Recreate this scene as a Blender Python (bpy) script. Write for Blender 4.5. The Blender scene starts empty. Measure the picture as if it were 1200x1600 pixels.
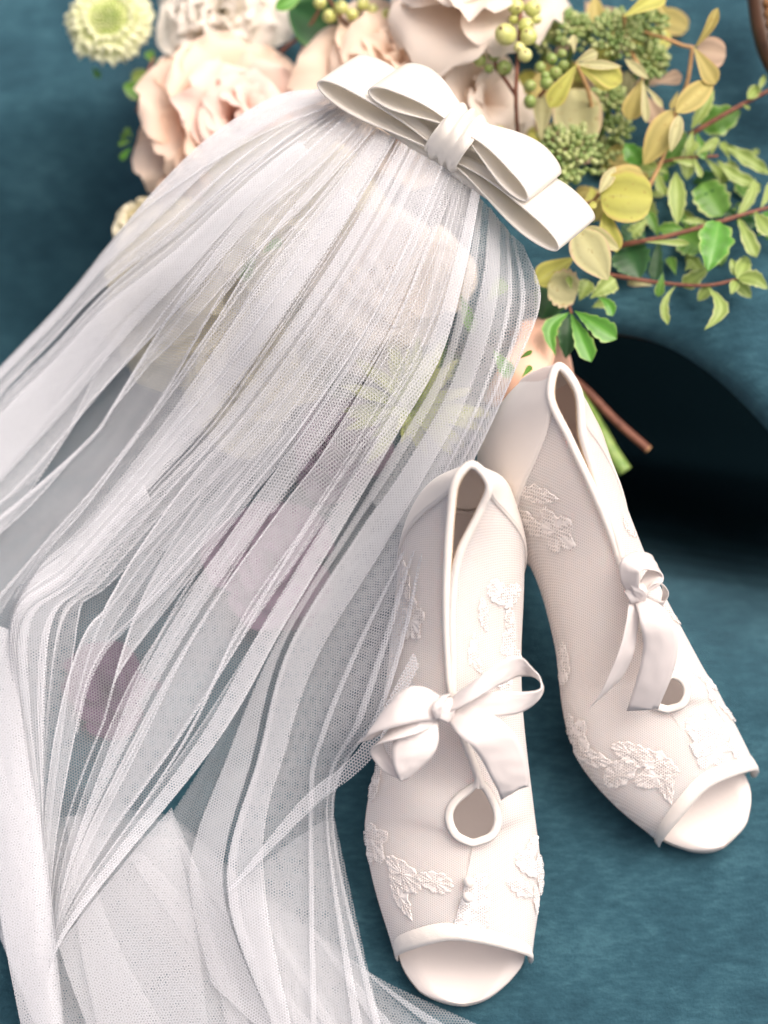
import bpy, bmesh, math, random
from mathutils import Vector, Matrix, noise
random.seed(11)
R = math.radians
SC = bpy.context.scene
COL = SC.collection

# ------------------------------------------------------------------ camera
TILT = R(18.5); DIST = 1.05; Z0 = 0.06; FRAME_H = 0.42; LENS = 36.0 * DIST / FRAME_H
FWD = Vector((0, math.sin(TILT), -math.cos(TILT)))
UP = Vector((0, math.cos(TILT), math.sin(TILT)))
RT = Vector((1, 0, 0))
CAMP = Vector((0, 0, Z0)) - FWD * DIST
cd = bpy.data.cameras.new('camera'); cam = bpy.data.objects.new('camera', cd); COL.objects.link(cam)
cam.location = CAMP; cam.rotation_euler = (TILT, 0, 0)
cd.sensor_fit = 'VERTICAL'; cd.sensor_height = 36; cd.lens = LENS
cd.clip_start = 0.05; cd.clip_end = 100
cd.dof.use_dof = True; cd.dof.focus_distance = DIST - 0.035; cd.dof.aperture_fstop = 4.2
SC.camera = cam

def at(px, py, z):
    """point at height z on the sight line of a photograph pixel (1200 x 1600)"""
    k = FRAME_H / 1600.0 / DIST
    d = FWD + RT * ((px - 600) * k) + UP * ((800 - py) * k)
    t = (z - CAMP.z) / d.z
    return CAMP + d * t
PX = FRAME_H / 1600.0            # metres per photo pixel near the focus plane

# ------------------------------------------------------------------ light
SUN_AZ = R(58)      # clockwise from +Y (up in the picture)
SUN_EL = R(64)
w = bpy.data.worlds.new('World'); SC.world = w; w.use_nodes = True
nt = w.node_tree; nt.nodes.clear()
sky = nt.nodes.new('ShaderNodeTexSky'); sky.sky_type = 'NISHITA'; sky.sun_disc = False
sky.sun_elevation = SUN_EL; sky.sun_rotation = SUN_AZ; sky.air_density = 0.25; sky.dust_density = 8.0; sky.ozone_density = 0.0
bg = nt.nodes.new('ShaderNodeBackground'); bg.inputs[1].default_value = 0.15
out = nt.nodes.new('ShaderNodeOutputWorld')
nt.links.new(sky.outputs[0], bg.inputs[0]); nt.links.new(bg.outputs[0], out.inputs[0])
ld = bpy.data.lights.new('sun', 'SUN'); ld.energy = 0.5; ld.angle = R(60); ld.color = (1.0, 0.94, 0.82)
sun = bpy.data.objects.new('sun', ld); COL.objects.link(sun)
sd = Vector((math.sin(SUN_AZ) * math.cos(SUN_EL), math.cos(SUN_AZ) * math.cos(SUN_EL), math.sin(SUN_EL)))
sun.rotation_euler = (-sd).to_track_quat('-Z', 'Y').to_euler()
SC.view_settings.view_transform = 'Standard'; SC.view_settings.look = 'None'
SC.view_settings.exposure = 0.82; SC.view_settings.gamma = 1
SC.cycles.max_bounces = 10; SC.cycles.diffuse_bounces = 5; SC.cycles.transmission_bounces = 8
SC.cycles.transparent_max_bounces = 64
SC.cycles.use_denoising = True
SC.cycles.caustics_reflective = False; SC.cycles.caustics_refractive = False

# ------------------------------------------------------------------ materials
def mat(name):
    m = bpy.data.materials.new(name); m.use_nodes = True
    return m, m.node_tree, m.node_tree.nodes['Principled BSDF']
def node(t, kind, **kw):
    n = t.nodes.new(kind)
    for k, v in kw.items(): setattr(n, k, v)
    return n
def noise_tex(t, scale, detail=4, rough=.55, vec=None):
    n = node(t, 'ShaderNodeTexNoise'); n.inputs['Scale'].default_value = scale
    n.inputs['Detail'].default_value = detail; n.inputs['Roughness'].default_value = rough
    if vec: t.links.new(vec, n.inputs['Vector'])
    else:
        g = node(t, 'ShaderNodeNewGeometry'); t.links.new(g.outputs['Position'], n.inputs['Vector'])
    return n
def ramp(t, src, stops):
    r = node(t, 'ShaderNodeValToRGB')
    el = r.color_ramp.elements
    while len(el) < len(stops): el.new(0.5)
    for e, (p, c) in zip(el, stops):
        e.position = p; e.color = (*c, 1)
    t.links.new(src, r.inputs[0]); return r
def bump(t, b, src, strength, dist):
    n = node(t, 'ShaderNodeBump'); n.inputs['Strength'].default_value = strength; n.inputs['Distance'].default_value = dist
    t.links.new(src, n.inputs['Height']); t.links.new(n.outputs[0], b.inputs['Normal']); return n

def m_velvet():
    m, t, b = mat('teal_velvet')
    g = node(t, 'ShaderNodeNewGeometry')
    n1 = noise_tex(t, 38, 5, .65)
    mp = node(t, 'ShaderNodeMapping'); mp.inputs['Rotation'].default_value = (0, 0, R(35)); mp.inputs['Scale'].default_value = (1, 3.2, 1)
    t.links.new(g.outputs['Position'], mp.inputs[0])
    n2 = noise_tex(t, 130, 6, .7, mp.outputs[0])
    mx = node(t, 'ShaderNodeMath', operation='ADD'); t.links.new(n1.outputs[0], mx.inputs[0]); t.links.new(n2.outputs[0], mx.inputs[1])
    hf = node(t, 'ShaderNodeMath', operation='MULTIPLY'); hf.inputs[1].default_value = .5; t.links.new(mx.outputs[0], hf.inputs[0])
    r = ramp(t, hf.outputs[0], [(.34, (.017, .054, .078)), (.5, (.029, .088, .120)), (.66, (.058, .148, .188))])
    t.links.new(r.outputs[0], b.inputs['Base Color'])
    b.inputs['Roughness'].default_value = .95; b.inputs['Specular IOR Level'].default_value = .1
    b.inputs['Sheen Weight'].default_value = .25; b.inputs['Sheen Roughness'].default_value = .5
    b.inputs['Sheen Tint'].default_value = (.35, .62, .78, 1)
    n3 = noise_tex(t, 800, 4, .8)
    bump(t, b, n3.outputs[0], .8, .0018)
    return m

def m_satin(name, col, rough=.42, weave=2600, strength=.12, sheen=.2, trans=0):
    m, t, b = mat(name)
    b.inputs['Base Color'].default_value = (*col, 1); b.inputs['Roughness'].default_value = rough
    b.inputs['Specular IOR Level'].default_value = .35
    b.inputs['Sheen Weight'].default_value = sheen; b.inputs['Sheen Roughness'].default_value = .4
    n = noise_tex(t, weave, 2, .6)
    n2 = noise_tex(t, 90, 3, .5)
    a = node(t, 'ShaderNodeMath', operation='MULTIPLY_ADD'); a.inputs[1].default_value = 4
    t.links.new(n2.outputs[0], a.inputs[0]); t.links.new(n.outputs[0], a.inputs[2])
    bump(t, b, a.outputs[0], strength, .0006)
    if trans:
        o = t.nodes['Material Output']; tl = node(t, 'ShaderNodeBsdfTranslucent'); tl.inputs[0].default_value = (*col, 1)
        mx = node(t, 'ShaderNodeMixShader'); mx.inputs[0].default_value = trans
        t.links.new(b.outputs[0], mx.inputs[1]); t.links.new(tl.outputs[0], mx.inputs[2]); t.links.new(mx.outputs[0], o.inputs[0])
    return m

def hexnet(t, vec, period, fmin=.55, fmax=-.75):
    """honeycomb of threads as 0..1 mask, from three cosine waves"""
    k = 2 * math.pi / (period * .866)
    acc = None
    for i in range(3):
        a = R(60 * i)
        d = node(t, 'ShaderNodeVectorMath', operation='DOT_PRODUCT'); t.links.new(vec, d.inputs[0])
        d.inputs[1].default_value = (k * math.cos(a), k * math.sin(a), 0)
        c = node(t, 'ShaderNodeMath', operation='COSINE'); t.links.new(d.outputs['Value'], c.inputs[0])
        if acc is None: acc = c
        else:
            s = node(t, 'ShaderNodeMath', operation='ADD'); t.links.new(acc.outputs[0], s.inputs[0]); t.links.new(c.outputs[0], s.inputs[1]); acc = s
    mr = node(t, 'ShaderNodeMapRange', interpolation_type='SMOOTHSTEP')
    mr.inputs['From Min'].default_value = fmin; mr.inputs['From Max'].default_value = fmax
    t.links.new(acc.outputs[0], mr.inputs['Value'])
    return mr

def m_tulle(name='white_tulle', thread=.31, haze=.04, col=(.86, .88, .92)):
    m, t, b = mat(name); t.nodes.remove(b)
    o = t.nodes['Material Output']
    uv = node(t, 'ShaderNodeUVMap'); uv.uv_map = 'UVMap'
    mr = hexnet(t, uv.outputs[0], .00118, .25, -.85)
    al = node(t, 'ShaderNodeMath', operation='MULTIPLY_ADD'); al.inputs[1].default_value = thread; al.inputs[2].default_value = haze
    t.links.new(mr.outputs[0], al.inputs[0])
    # round threads: the net closes up where it is seen edge on
    g = node(t, 'ShaderNodeNewGeometry')
    d = node(t, 'ShaderNodeVectorMath', operation='DOT_PRODUCT'); t.links.new(g.outputs['Normal'], d.inputs[0]); t.links.new(g.outputs['Incoming'], d.inputs[1])
    ab = node(t, 'ShaderNodeMath', operation='ABSOLUTE'); t.links.new(d.outputs['Value'], ab.inputs[0])
    mxx = node(t, 'ShaderNodeMath', operation='MAXIMUM'); mxx.inputs[1].default_value = .3; t.links.new(ab.outputs[0], mxx.inputs[0])
    inv = node(t, 'ShaderNodeMath', operation='DIVIDE'); inv.inputs[0].default_value = 1; t.links.new(mxx.outputs[0], inv.inputs[1])
    om = node(t, 'ShaderNodeMath', operation='SUBTRACT'); om.inputs[0].default_value = 1; t.links.new(al.outputs[0], om.inputs[1])
    pw = node(t, 'ShaderNodeMath', operation='POWER'); t.links.new(om.outputs[0], pw.inputs[0]); t.links.new(inv.outputs[0], pw.inputs[1])
    fin = node(t, 'ShaderNodeMath', operation='SUBTRACT'); fin.inputs[0].default_value = 1; t.links.new(pw.outputs[0], fin.inputs[1])
    df = node(t, 'ShaderNodeBsdfDiffuse'); df.inputs[0].default_value = (*col, 1)
    tl = node(t, 'ShaderNodeBsdfTranslucent'); tl.inputs[0].default_value = (*col, 1)
    # threads are round: they take light almost alike from every side, whichever way the net lies
    sc_ = node(t, 'ShaderNodeVectorMath', operation='SCALE'); sc_.inputs['Scale'].default_value = .35; t.links.new(g.outputs['Normal'], sc_.inputs[0])
    av = node(t, 'ShaderNodeVectorMath', operation='ADD'); av.inputs[1].default_value = (0, 0, .65); t.links.new(sc_.outputs[0], av.inputs[0])
    nv = node(t, 'ShaderNodeVectorMath', operation='NORMALIZE'); t.links.new(av.outputs[0], nv.inputs[0])
    t.links.new(nv.outputs[0], df.inputs['Normal']); t.links.new(nv.outputs[0], tl.inputs['Normal'])
    m1 = node(t, 'ShaderNodeMixShader'); m1.inputs[0].default_value = .4
    t.links.new(df.outputs[0], m1.inputs[1]); t.links.new(tl.outputs[0], m1.inputs[2])
    tr = node(t, 'ShaderNodeBsdfTransparent')
    m2 = node(t, 'ShaderNodeMixShader'); t.links.new(fin.outputs[0], m2.inputs[0])
    t.links.new(tr.outputs[0], m2.inputs[1]); t.links.new(m1.outputs[0], m2.inputs[2])
    t.links.new(m2.outputs[0], o.inputs[0])
    return m

def m_shoe_mesh():
    m, t, b = mat('shoe_mesh_over_lining')
    g = node(t, 'ShaderNodeNewGeometry')
    mr = hexnet(t, g.outputs['Position'], .00085)
    n = noise_tex(t, 60, 3)
    r = ramp(t, n.outputs[0], [(.35, (.83, .78, .735)), (.65, (.86, .81, .775))])
    mx = node(t, 'ShaderNodeMixRGB'); mx.inputs[2].default_value = (.88, .84, .81, 1)
    t.links.new(mr.outputs[0], mx.inputs[0]); t.links.new(r.outputs[0], mx.inputs[1])
    t.links.new(mx.outputs[0], b.inputs['Base Color'])
    b.inputs['Roughness'].default_value = .8; b.inputs['Specular IOR Level'].default_value = .2
    b.inputs['Sheen Weight'].default_value = .25
    b.inputs['Subsurface Weight'].default_value = .6; b.inputs['Subsurface Radius'].default_value = (1, .8, .7); b.inputs['Subsurface Scale'].default_value = .010
    bump(t, b, mr.outputs[0], .2, .0003)
    o = t.nodes['Material Output']
    tl = node(t, 'ShaderNodeBsdfTranslucent'); tl.inputs[0].default_value = (.86, .78, .74, 1)
    m1 = node(t, 'ShaderNodeMixShader'); m1.inputs[0].default_value = .22
    t.links.new(b.outputs[0], m1.inputs[1]); t.links.new(tl.outputs[0], m1.inputs[2])
    tr = node(t, 'ShaderNodeBsdfTransparent')
    op = node(t, 'ShaderNodeMath', operation='MULTIPLY_ADD'); op.inputs[1].default_value = .22; op.inputs[2].default_value = .76
    t.links.new(mr.outputs[0], op.inputs[0])
    m2 = node(t, 'ShaderNodeMixShader'); t.links.new(op.outputs[0], m2.inputs[0])
    t.links.new(tr.outputs[0], m2.inputs[1]); t.links.new(m1.outputs[0], m2.inputs[2]); t.links.new(m2.outputs[0], o.inputs[0])
    return m

def m_lace(name='lace_applique', col=(.80, .765, .745)):
    m, t, b = mat(name)
    b.inputs['Base Color'].default_value = (*col, 1); b.inputs['Roughness'].default_value = .6
    b.inputs['Sheen Weight'].default_value = .4
    n = noise_tex(t, 1100, 3)
    bump(t, b, n.outputs[0], .35, .0004)
    g = node(t, 'ShaderNodeNewGeometry'); hx = hexnet(t, g.outputs['Position'], .0010, .3, -.6)
    n2 = noise_tex(t, 260, 2)
    r2 = ramp(t, n2.outputs[0], [(.48, (0, 0, 0)), (.60, (1, 1, 1))])
    mm = node(t, 'ShaderNodeMath', operation='MAXIMUM'); t.links.new(hx.outputs[0], mm.inputs[0]); t.links.new(r2.outputs[0], mm.inputs[1])
    al = node(t, 'ShaderNodeMath', operation='MULTIPLY_ADD'); al.inputs[1].default_value = .75; al.inputs[2].default_value = .25; t.links.new(mm.outputs[0], al.inputs[0])
    t.links.new(al.outputs[0], b.inputs['Alpha'])
    return m

def m_petal(name, base, mid, tip, edge=None, trans=.35):
    """base/mid/tip pigment along the petal (UV v), optional margin tint"""
    m, t, b = mat(name); o = t.nodes['Material Output']
    uv = node(t, 'ShaderNodeUVMap'); uv.uv_map = 'UVMap'
    sp = node(t, 'ShaderNodeSeparateXYZ'); t.links.new(uv.outputs[0], sp.inputs[0])
    n = noise_tex(t, 70, 3)
    ad = node(t, 'ShaderNodeMath', operation='MULTIPLY_ADD'); ad.inputs[1].default_value = .3
    t.links.new(n.outputs[0], ad.inputs[0]); t.links.new(sp.outputs['Y'], ad.inputs[2])
    r = ramp(t, ad.outputs[0], [(.15, base), (.6, mid), (1.0, tip)])
    c = r.outputs[0]
    t.links.new(c, b.inputs['Base Color']); b.inputs['Roughness'].default_value = .6
    b.inputs['Specular IOR Level'].default_value = .25; b.inputs['Sheen Weight'].default_value = .15
    wv = node(t, 'ShaderNodeTexWave'); wv.inputs['Scale'].default_value = 9; wv.inputs['Distortion'].default_value = 3
    t.links.new(uv.outputs[0], wv.inputs['Vector']); bump(t, b, wv.outputs[1], .12, .0008)
    tl = node(t, 'ShaderNodeBsdfTranslucent'); t.links.new(c, tl.inputs[0])
    mx = node(t, 'ShaderNodeMixShader'); mx.inputs[0].default_value = trans
    t.links.new(b.outputs[0], mx.inputs[1]); t.links.new(tl.outputs[0], mx.inputs[2]); t.links.new(mx.outputs[0], o.inputs[0])
    return m

def m_leaf(name, blade, edge, vein, spots=None, trans=.3, rough=.4):
    m, t, b = mat(name); o = t.nodes['Material Output']
    uv = node(t, 'ShaderNodeUVMap'); uv.uv_map = 'UVMap'
    sp = node(t, 'ShaderNodeSeparateXYZ'); t.links.new(uv.outputs[0], sp.inputs[0])
    sb = node(t, 'ShaderNodeMath', operation='SUBTRACT'); sb.inputs[1].default_value = .5; t.links.new(sp.outputs['X'], sb.inputs[0])
    ab = node(t, 'ShaderNodeMath', operation='ABSOLUTE'); t.links.new(sb.outputs[0], ab.inputs[0])
    n = noise_tex(t, 120, 4)
    ad = node(t, 'ShaderNodeMath', operation='MULTIPLY_ADD'); ad.inputs[1].default_value = .22
    t.links.new(n.outputs[0], ad.inputs[0]); t.links.new(ab.outputs[0], ad.inputs[2])
    dark = tuple(x * .72 for x in blade)
    r = ramp(t, ad.outputs[0], [(.02, vein), (.15, blade), (.40, dark), (.52, blade), (.60, edge)])
    c = r.outputs[0]
    if spots:
        n2 = noise_tex(t, 420, 3, .7)
        r2 = ramp(t, n2.outputs[0], [(.60, (0, 0, 0)), (.72, (1, 1, 1))])
        mx = node(t, 'ShaderNodeMixRGB'); mx.inputs[2].default_value = (*spots, 1)
        t.links.new(r2.outputs[0], mx.inputs[0]); t.links.new(c, mx.inputs[1]); c = mx.outputs[0]
    t.links.new(c, b.inputs['Base Color']); b.inputs['Roughness'].default_value = rough; b.inputs['Specular IOR Level'].default_value = .4
    n3 = noise_tex(t, 500, 2); bump(t, b, n3.outputs[0], .15, .0006)
    tl = node(t, 'ShaderNodeBsdfTranslucent'); t.links.new(c, tl.inputs[0])
    mx2 = node(t, 'ShaderNodeMixShader'); mx2.inputs[0].default_value = trans
    t.links.new(b.outputs[0], mx2.inputs[1]); t.links.new(tl.outputs[0], mx2.inputs[2]); t.links.new(mx2.outputs[0], o.inputs[0])
    return m

def m_plain(name, c1, c2, scale=150, rough=.5, sss=0, bstr=.2):
    m, t, b = mat(name)
    n = noise_tex(t, scale, 4)
    r = ramp(t, n.outputs[0], [(.35, c1), (.65, c2)]); t.links.new(r.outputs[0], b.inputs['Base Color'])
    b.inputs['Roughness'].default_value = rough
    if sss:
        b.inputs['Subsurface Weight'].default_value = sss; b.inputs['Subsurface Radius'].default_value = (.004, .004, .002)
    bump(t, b, n.outputs[0], bstr, .001)
    return m

VELVET = m_velvet()
BOWSATIN = m_satin('ivory_bow_satin', (.90, .87, .81), .45, trans=.3)
SHOESATIN = m_satin('shoe_satin', (.82, .765, .71), .4)
BINDING = m_satin('cream_binding', (.82, .77, .71), .5, 1800, .3)
RIBBON = m_satin('white_ribbon_satin', (.80, .755, .735), .22, 2400, .06, trans=.2)
LINING = m_satin('nude_lining', (.80, .68, .61), .7, 1500, .2)
INSOLE = m_satin('insole_leather', (.66, .61, .58), .5, 700, .1)
SOLE = m_satin('outsole', (.72, .62, .54), .6, 400, .1)
STITCH = m_plain('tan_edge_thread', (.50, .36, .22), (.62, .47, .32), 900, .7)
TULLE = m_tulle()
SHOEMESH = m_shoe_mesh()
LACE = m_lace(col=(.78, .755, .74)); LACE_FAINT = m_lace('lace_applique_soft', (.80, .75, .715))
PEACH = m_petal('peach_petal', (.86, .46, .28), (.90, .64, .47), (.91, .74, .61))
PINK = m_petal('pink_petal', (.85, .50, .38), (.87, .64, .54), (.88, .72, .65))
BEIGE = m_petal('beige_petal', (.80, .51, .34), (.86, .66, .50), (.89, .74, .61))
CREAM = m_petal('cream_petal', (.74, .66, .34), (.82, .76, .50), (.86, .81, .62))
BLUSH = m_petal('blush_cream_petal', (.82, .62, .46), (.86, .75, .65), (.87, .79, .71))
WHITE = m_petal('white_petal', (.76, .74, .52), (.85, .81, .70), (.87, .83, .76))
MAUVE = m_petal('mauve_petal', (.16, .07, .15), (.27, .15, .26), (.36, .24, .35))
PLUM = m_petal('plum_petal', (.06, .02, .07), (.10, .04, .11), (.14, .07, .15))
WISP = m_petal('pale_green_bract', (.34, .44, .14), (.50, .58, .22), (.60, .64, .32))
SCAB = m_petal('scabiosa_petal', (.46, .60, .14), (.72, .77, .38), (.83, .84, .60))
SEPAL = m_leaf('chartreuse_sepal', (.58, .58, .13), (.60, .48, .16), (.56, .56, .20), (.40, .30, .08), .35, .55)
SEPALPALE = m_leaf('pale_sepal', (.60, .58, .30), (.66, .50, .32), (.62, .62, .34), (.42, .33, .14), .35, .55)
SEPALTAN = m_leaf('tan_sepal', (.58, .49, .16), (.60, .42, .16), (.62, .56, .24), (.46, .32, .09), .35, .55)
SEPALPINK = m_leaf('dusty_sepal', (.58, .42, .30), (.55, .36, .24), (.60, .50, .34), None, .35, .6)
LEAFMID = m_leaf('mid_green_leaf', (.14, .32, .055), (.40, .50, .18), (.36, .48, .16))
LEAFPALE = m_leaf('pale_green_leaf', (.34, .46, .12), (.58, .62, .30), (.50, .58, .24))
LEAFDARK = m_leaf('dark_green_leaf', (.035, .12, .040), (.08, .20, .06), (.06, .16, .05))
LEAFBRIGHT = m_leaf('bright_green_leaf', (.13, .38, .055), (.36, .52, .15), (.26, .46, .12), None, .3, .3)
BUD = m_plain('sedum_bud', (.13, .22, .055), (.34, .42, .17), 260, .55, .1)
BUDTIP = m_plain('sedum_bud_pale', (.28, .36, .11), (.48, .52, .26), 260, .55, .1)
BERRY = m_plain('pale_berry', (.46, .50, .13), (.62, .62, .27), 110, .32, .25, .1)
BERRYG = m_plain('green_berry', (.16, .26, .06), (.32, .38, .13), 110, .35, .2, .1)
TWIG = m_plain('red_brown_twig', (.11, .035, .02), (.22, .085, .05), 300, .6)
STEMG = m_plain('green_stem', (.14, .26, .05), (.26, .36, .10), 200, .5)
CUTEND = m_plain('cut_stem_end', (.42, .24, .10), (.55, .34, .16), 400, .7)
PEACHRIB = m_satin('peach_ribbon_satin', (.74, .45, .33), .4)
BLACKCLOTH = m_plain('black_lining_cloth', (.003, .004, .005), (.006, .007, .008), 300, 1, 0, 0)  # flat black meant as painted shade in the gap, on no object
BLACKCLOTH.node_tree.nodes['Principled BSDF'].inputs['Specular IOR Level'].default_value = 0
GAUZE, t_, b_ = mat('thin_black_gauze'); b_.inputs['Base Color'].default_value = (.004, .011, .015, 1); b_.inputs['Roughness'].default_value = 1; b_.inputs['Specular IOR Level'].default_value = 0; b_.inputs['Alpha'].default_value = .24  # see-through near-black, painted shade for the gap under the backrest
WOOD = m_plain('dark_carved_wood', (.030, .014, .007), (.075, .035, .016), 90, .4)
BEADM = m_plain('gilded_bead', (.22, .10, .035), (.38, .20, .09), 200, .4)
TREATS = m_plain('bead_pearl', (.80, .74, .68), (.86, .81, .77), 300, .25)
FLORET = m_plain('scabiosa_floret', (.42, .54, .14), (.72, .74, .40), 500, .5, .1)

# ------------------------------------------------------------------ object helpers
WM = {}
def tag(o, label=None, cat=None, group=None, kind=None):
    if label: o['label'] = label
    if cat: o['category'] = cat
    if group: o['group'] = group
    if kind: o['kind'] = kind
    return o
def thing(name, loc, label, cat, group=None):
    o = bpy.data.objects.new(name, None); COL.objects.link(o); o.location = loc
    o.empty_display_size = .01
    WM[o.name] = Matrix.Translation(loc)
    return tag(o, label, cat, group)
def put(o, world, parent):
    COL.objects.link(o); o.matrix_basis = world; WM[o.name] = world
    if parent is not None:
        o.parent = parent; o.matrix_parent_inverse = WM[parent.name].inverted()
    return o
class MB:
    def __init__(s): s.v = []; s.f = []; s.uv = []; s.mi = []
    def grid(s, P, UV=None, wrap=False, mi=0):
        """P: rows of points; optional UV rows; wrap closes each row"""
        b = len(s.v); nr = len(P); nc = len(P[0])
        for row in P: s.v.extend(row)
        for i in range(nr - 1):
            for j in range(nc if wrap else nc - 1):
                k = (j + 1) % nc
                s.f.append((b + i * nc + j, b + i * nc + k, b + (i + 1) * nc + k, b + (i + 1) * nc + j)); s.mi.append(mi)
                if UV: s.uv.extend([UV[i][j], UV[i][k] if not wrap else UV[i][k], UV[i + 1][k], UV[i + 1][j]])
                else: s.uv.extend([(j / nc, i / nr), ((j + 1) / nc, i / nr), ((j + 1) / nc, (i + 1) / nr), (j / nc, (i + 1) / nr)])
    def poly(s, pts, mi=0):
        b = len(s.v); s.v.extend(pts); s.f.append(tuple(range(b, b + len(pts)))); s.mi.append(mi)
        s.uv.extend([(p[0] * 30, p[1] * 30) for p in pts])
    def tube(s, pts, r, n=8, cap=True, mi=0):
        pts = [Vector(p) for p in pts]; rows = []
        rr = r if isinstance(r, (list, tuple)) else [r] * len(pts)
        nrm = None
        for i, p in enumerate(pts):
            d = (pts[min(i + 1, len(pts) - 1)] - pts[max(i - 1, 0)])
            d = d.normalized() if d.length > 1e-9 else Vector((0, 0, 1))
            if nrm is None: nrm = d.orthogonal().normalized()
            nrm = nrm - d * nrm.dot(d)
            nrm = nrm.normalized() if nrm.length > 1e-6 else d.orthogonal().normalized()
            q = d.cross(nrm)
            rows.append([p + (nrm * math.cos(2 * math.pi * k / n) + q * math.sin(2 * math.pi * k / n)) * rr[i] for k in range(n)])
        s.grid(rows, None, True, mi)
        if cap:
            s.poly(list(reversed(rows[0])), mi); s.poly(rows[-1], mi)
    def ball(s, c, r, seg=8, rings=5, axis=None, stretch=1, mi=0):
        c = Vector(c); q = Vector((0, 0, 1)).rotation_difference(axis) if axis is not None else None
        rows = []
        for i in range(rings + 1):
            th = math.pi * i / rings; row = []
            for k in range(seg):
                a = 2 * math.pi * k / seg
                v = Vector((math.sin(th) * math.cos(a) * r, math.sin(th) * math.sin(a) * r, math.cos(th) * r * stretch))
                row.append(c + (q @ v if q else v))
            rows.append(row)
        s.grid(rows, None, True, mi)
    def mesh(s, name, mats, smooth=True, center=True):
        c = Vector((0, 0, 0))
        if center and s.v:
            for p in s.v: c += Vector(p)
            c /= len(s.v)
        me = bpy.data.meshes.new(name)
        me.from_pydata([tuple(Vector(p) - c) for p in s.v], [], s.f)
        uvl = me.uv_layers.new(name='UVMap')
        flat = []
        for p in s.uv: flat.extend((p[0], p[1]))
        if len(flat) == 2 * len(me.loops): uvl.data.foreach_set('uv', flat)
        for m in (mats if isinstance(mats, (list, tuple)) else [mats]): me.materials.append(m)
        me.polygons.foreach_set('material_index', s.mi)
        if smooth: me.polygons.foreach_set('use_smooth', [True] * len(me.polygons))
        me.update()
        return me, c
    def build(s, name, mats, parent=None, smooth=True, solid=0, sub=0, offset=0):
        me, c = s.mesh(name, mats, smooth)
        o = bpy.data.objects.new(name, me); put(o, Matrix.Translation(c), parent)
        if solid:
            md = o.modifiers.new('solid', 'SOLIDIFY'); md.thickness = solid; md.offset = offset
        if sub:
            md = o.modifiers.new('sub', 'SUBSURF'); md.levels = sub; md.render_levels = sub
        return o

def cr(pts, x):
    """Catmull-Rom through tuples at parameter x in [0, n-1]"""
    n = len(pts); i = max(0, min(n - 2, int(math.floor(x)))); t = x - i
    p1 = pts[i]; p2 = pts[i + 1]
    p0 = pts[i - 1] if i > 0 else tuple(2 * a - b for a, b in zip(p1, p2))
    p3 = pts[i + 2] if i + 2 < n else tuple(2 * b - a for a, b in zip(p1, p2))
    return tuple(.5 * (2 * b + (c - a) * t + (2 * a - 5 * b + 4 * c - d) * t * t + (3 * b - a - 3 * c + d) * t ** 3)
                 for a, b, c, d in zip(p0, p1, p2, p3))
def curve(pts, n):
    return [Vector(cr(pts, (len(pts) - 1) * i / (n - 1))) for i in range(n)]
def W(l): return [at(*p) for p in l]
def sm(x, a, b):
    t = max(0, min(1, (x - a) / (b - a))); return t * t * (3 - 2 * t)
def nz(x, y=0, z=0): return noise.noise(Vector((x, y, z)))

# ------------------------------------------------------------------ the chair
def gap_edge(x): return -.088 - .16 * max(0, x - .10)
def seat_height(p):
    x, y = p.x, p.y
    h = -.002 + .0025 * nz(x * 9, y * 9, 3) + .0008 * nz(x * 40, y * 40, 1)
    # the cushion rolls down into the gap under the backrest
    d = y - gap_edge(x)
    if d > 0: h -= min(.40, 5 * d * d) * sm(x, .06, .11)
    # and down at the left behind the flowers
    h -= .14 * sm(y, -.03, .11) * sm(-x, .04, .14) * (1 - .6 * sm(y, .13, .26))
    return h
chair = thing('armchair', Vector((0, 0, -.14)), 'teal blue velvet armchair with a carved dark wood edge, holding shoes, veil and flowers', 'armchair')
b = MB(); rows = []
N = 150
for i in range(N + 1):
    rows.append([])
    for j in range(N + 1):
        p = Vector((-.42 + .84 * j / N, -.42 + .86 * i / N, 0)); p.z = seat_height(p); rows[-1].append(p)
b.grid(rows); b.build('seat', VELVET, chair)
# backrest: a padded slab whose rolled lower edge overhangs the gap
edge_px = [(700, 520), (800, 500), (880, 488), (960, 489), (1040, 506), (1110, 545), (1165, 592), (1215, 645), (1270, 715), (1340, 830)]
b = MB(); rows = []
E = [Vector(cr([(*at(p[0], p[1], .044),) for p in edge_px], 9 * k / 59)) for k in range(60)]
prof = [(.20, -.05), (.12, -.052), (.06, -.05), (.025, -.042), (.006, -.030), (-.003, -.016), (-.002, -.006), (.006, .000), (.020, .001), (.05, -.002), (.12, -.010), (.22, -.015), (.40, -.015)]
for (o_, h_) in prof:
    rows.append([])
    for k, e in enumerate(E):
        tdir = (E[min(k + 1, 59)] - E[max(k - 1, 0)]).normalized(); nrm = Vector((-tdir.y, tdir.x, 0)).normalized()
        if nrm.y < 0 and nrm.x < 0: nrm = -nrm
        nrm = (nrm * .4 + Vector((.45, .9, 0)).normalized() * .6)
        q = e + nrm * o_; q.z = e.z + h_ + .003 * nz(q.x * 14, q.y * 14, 9)
        rows[-1].append(q)
b.grid(rows); b.build('backrest', VELVET, chair)
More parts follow.
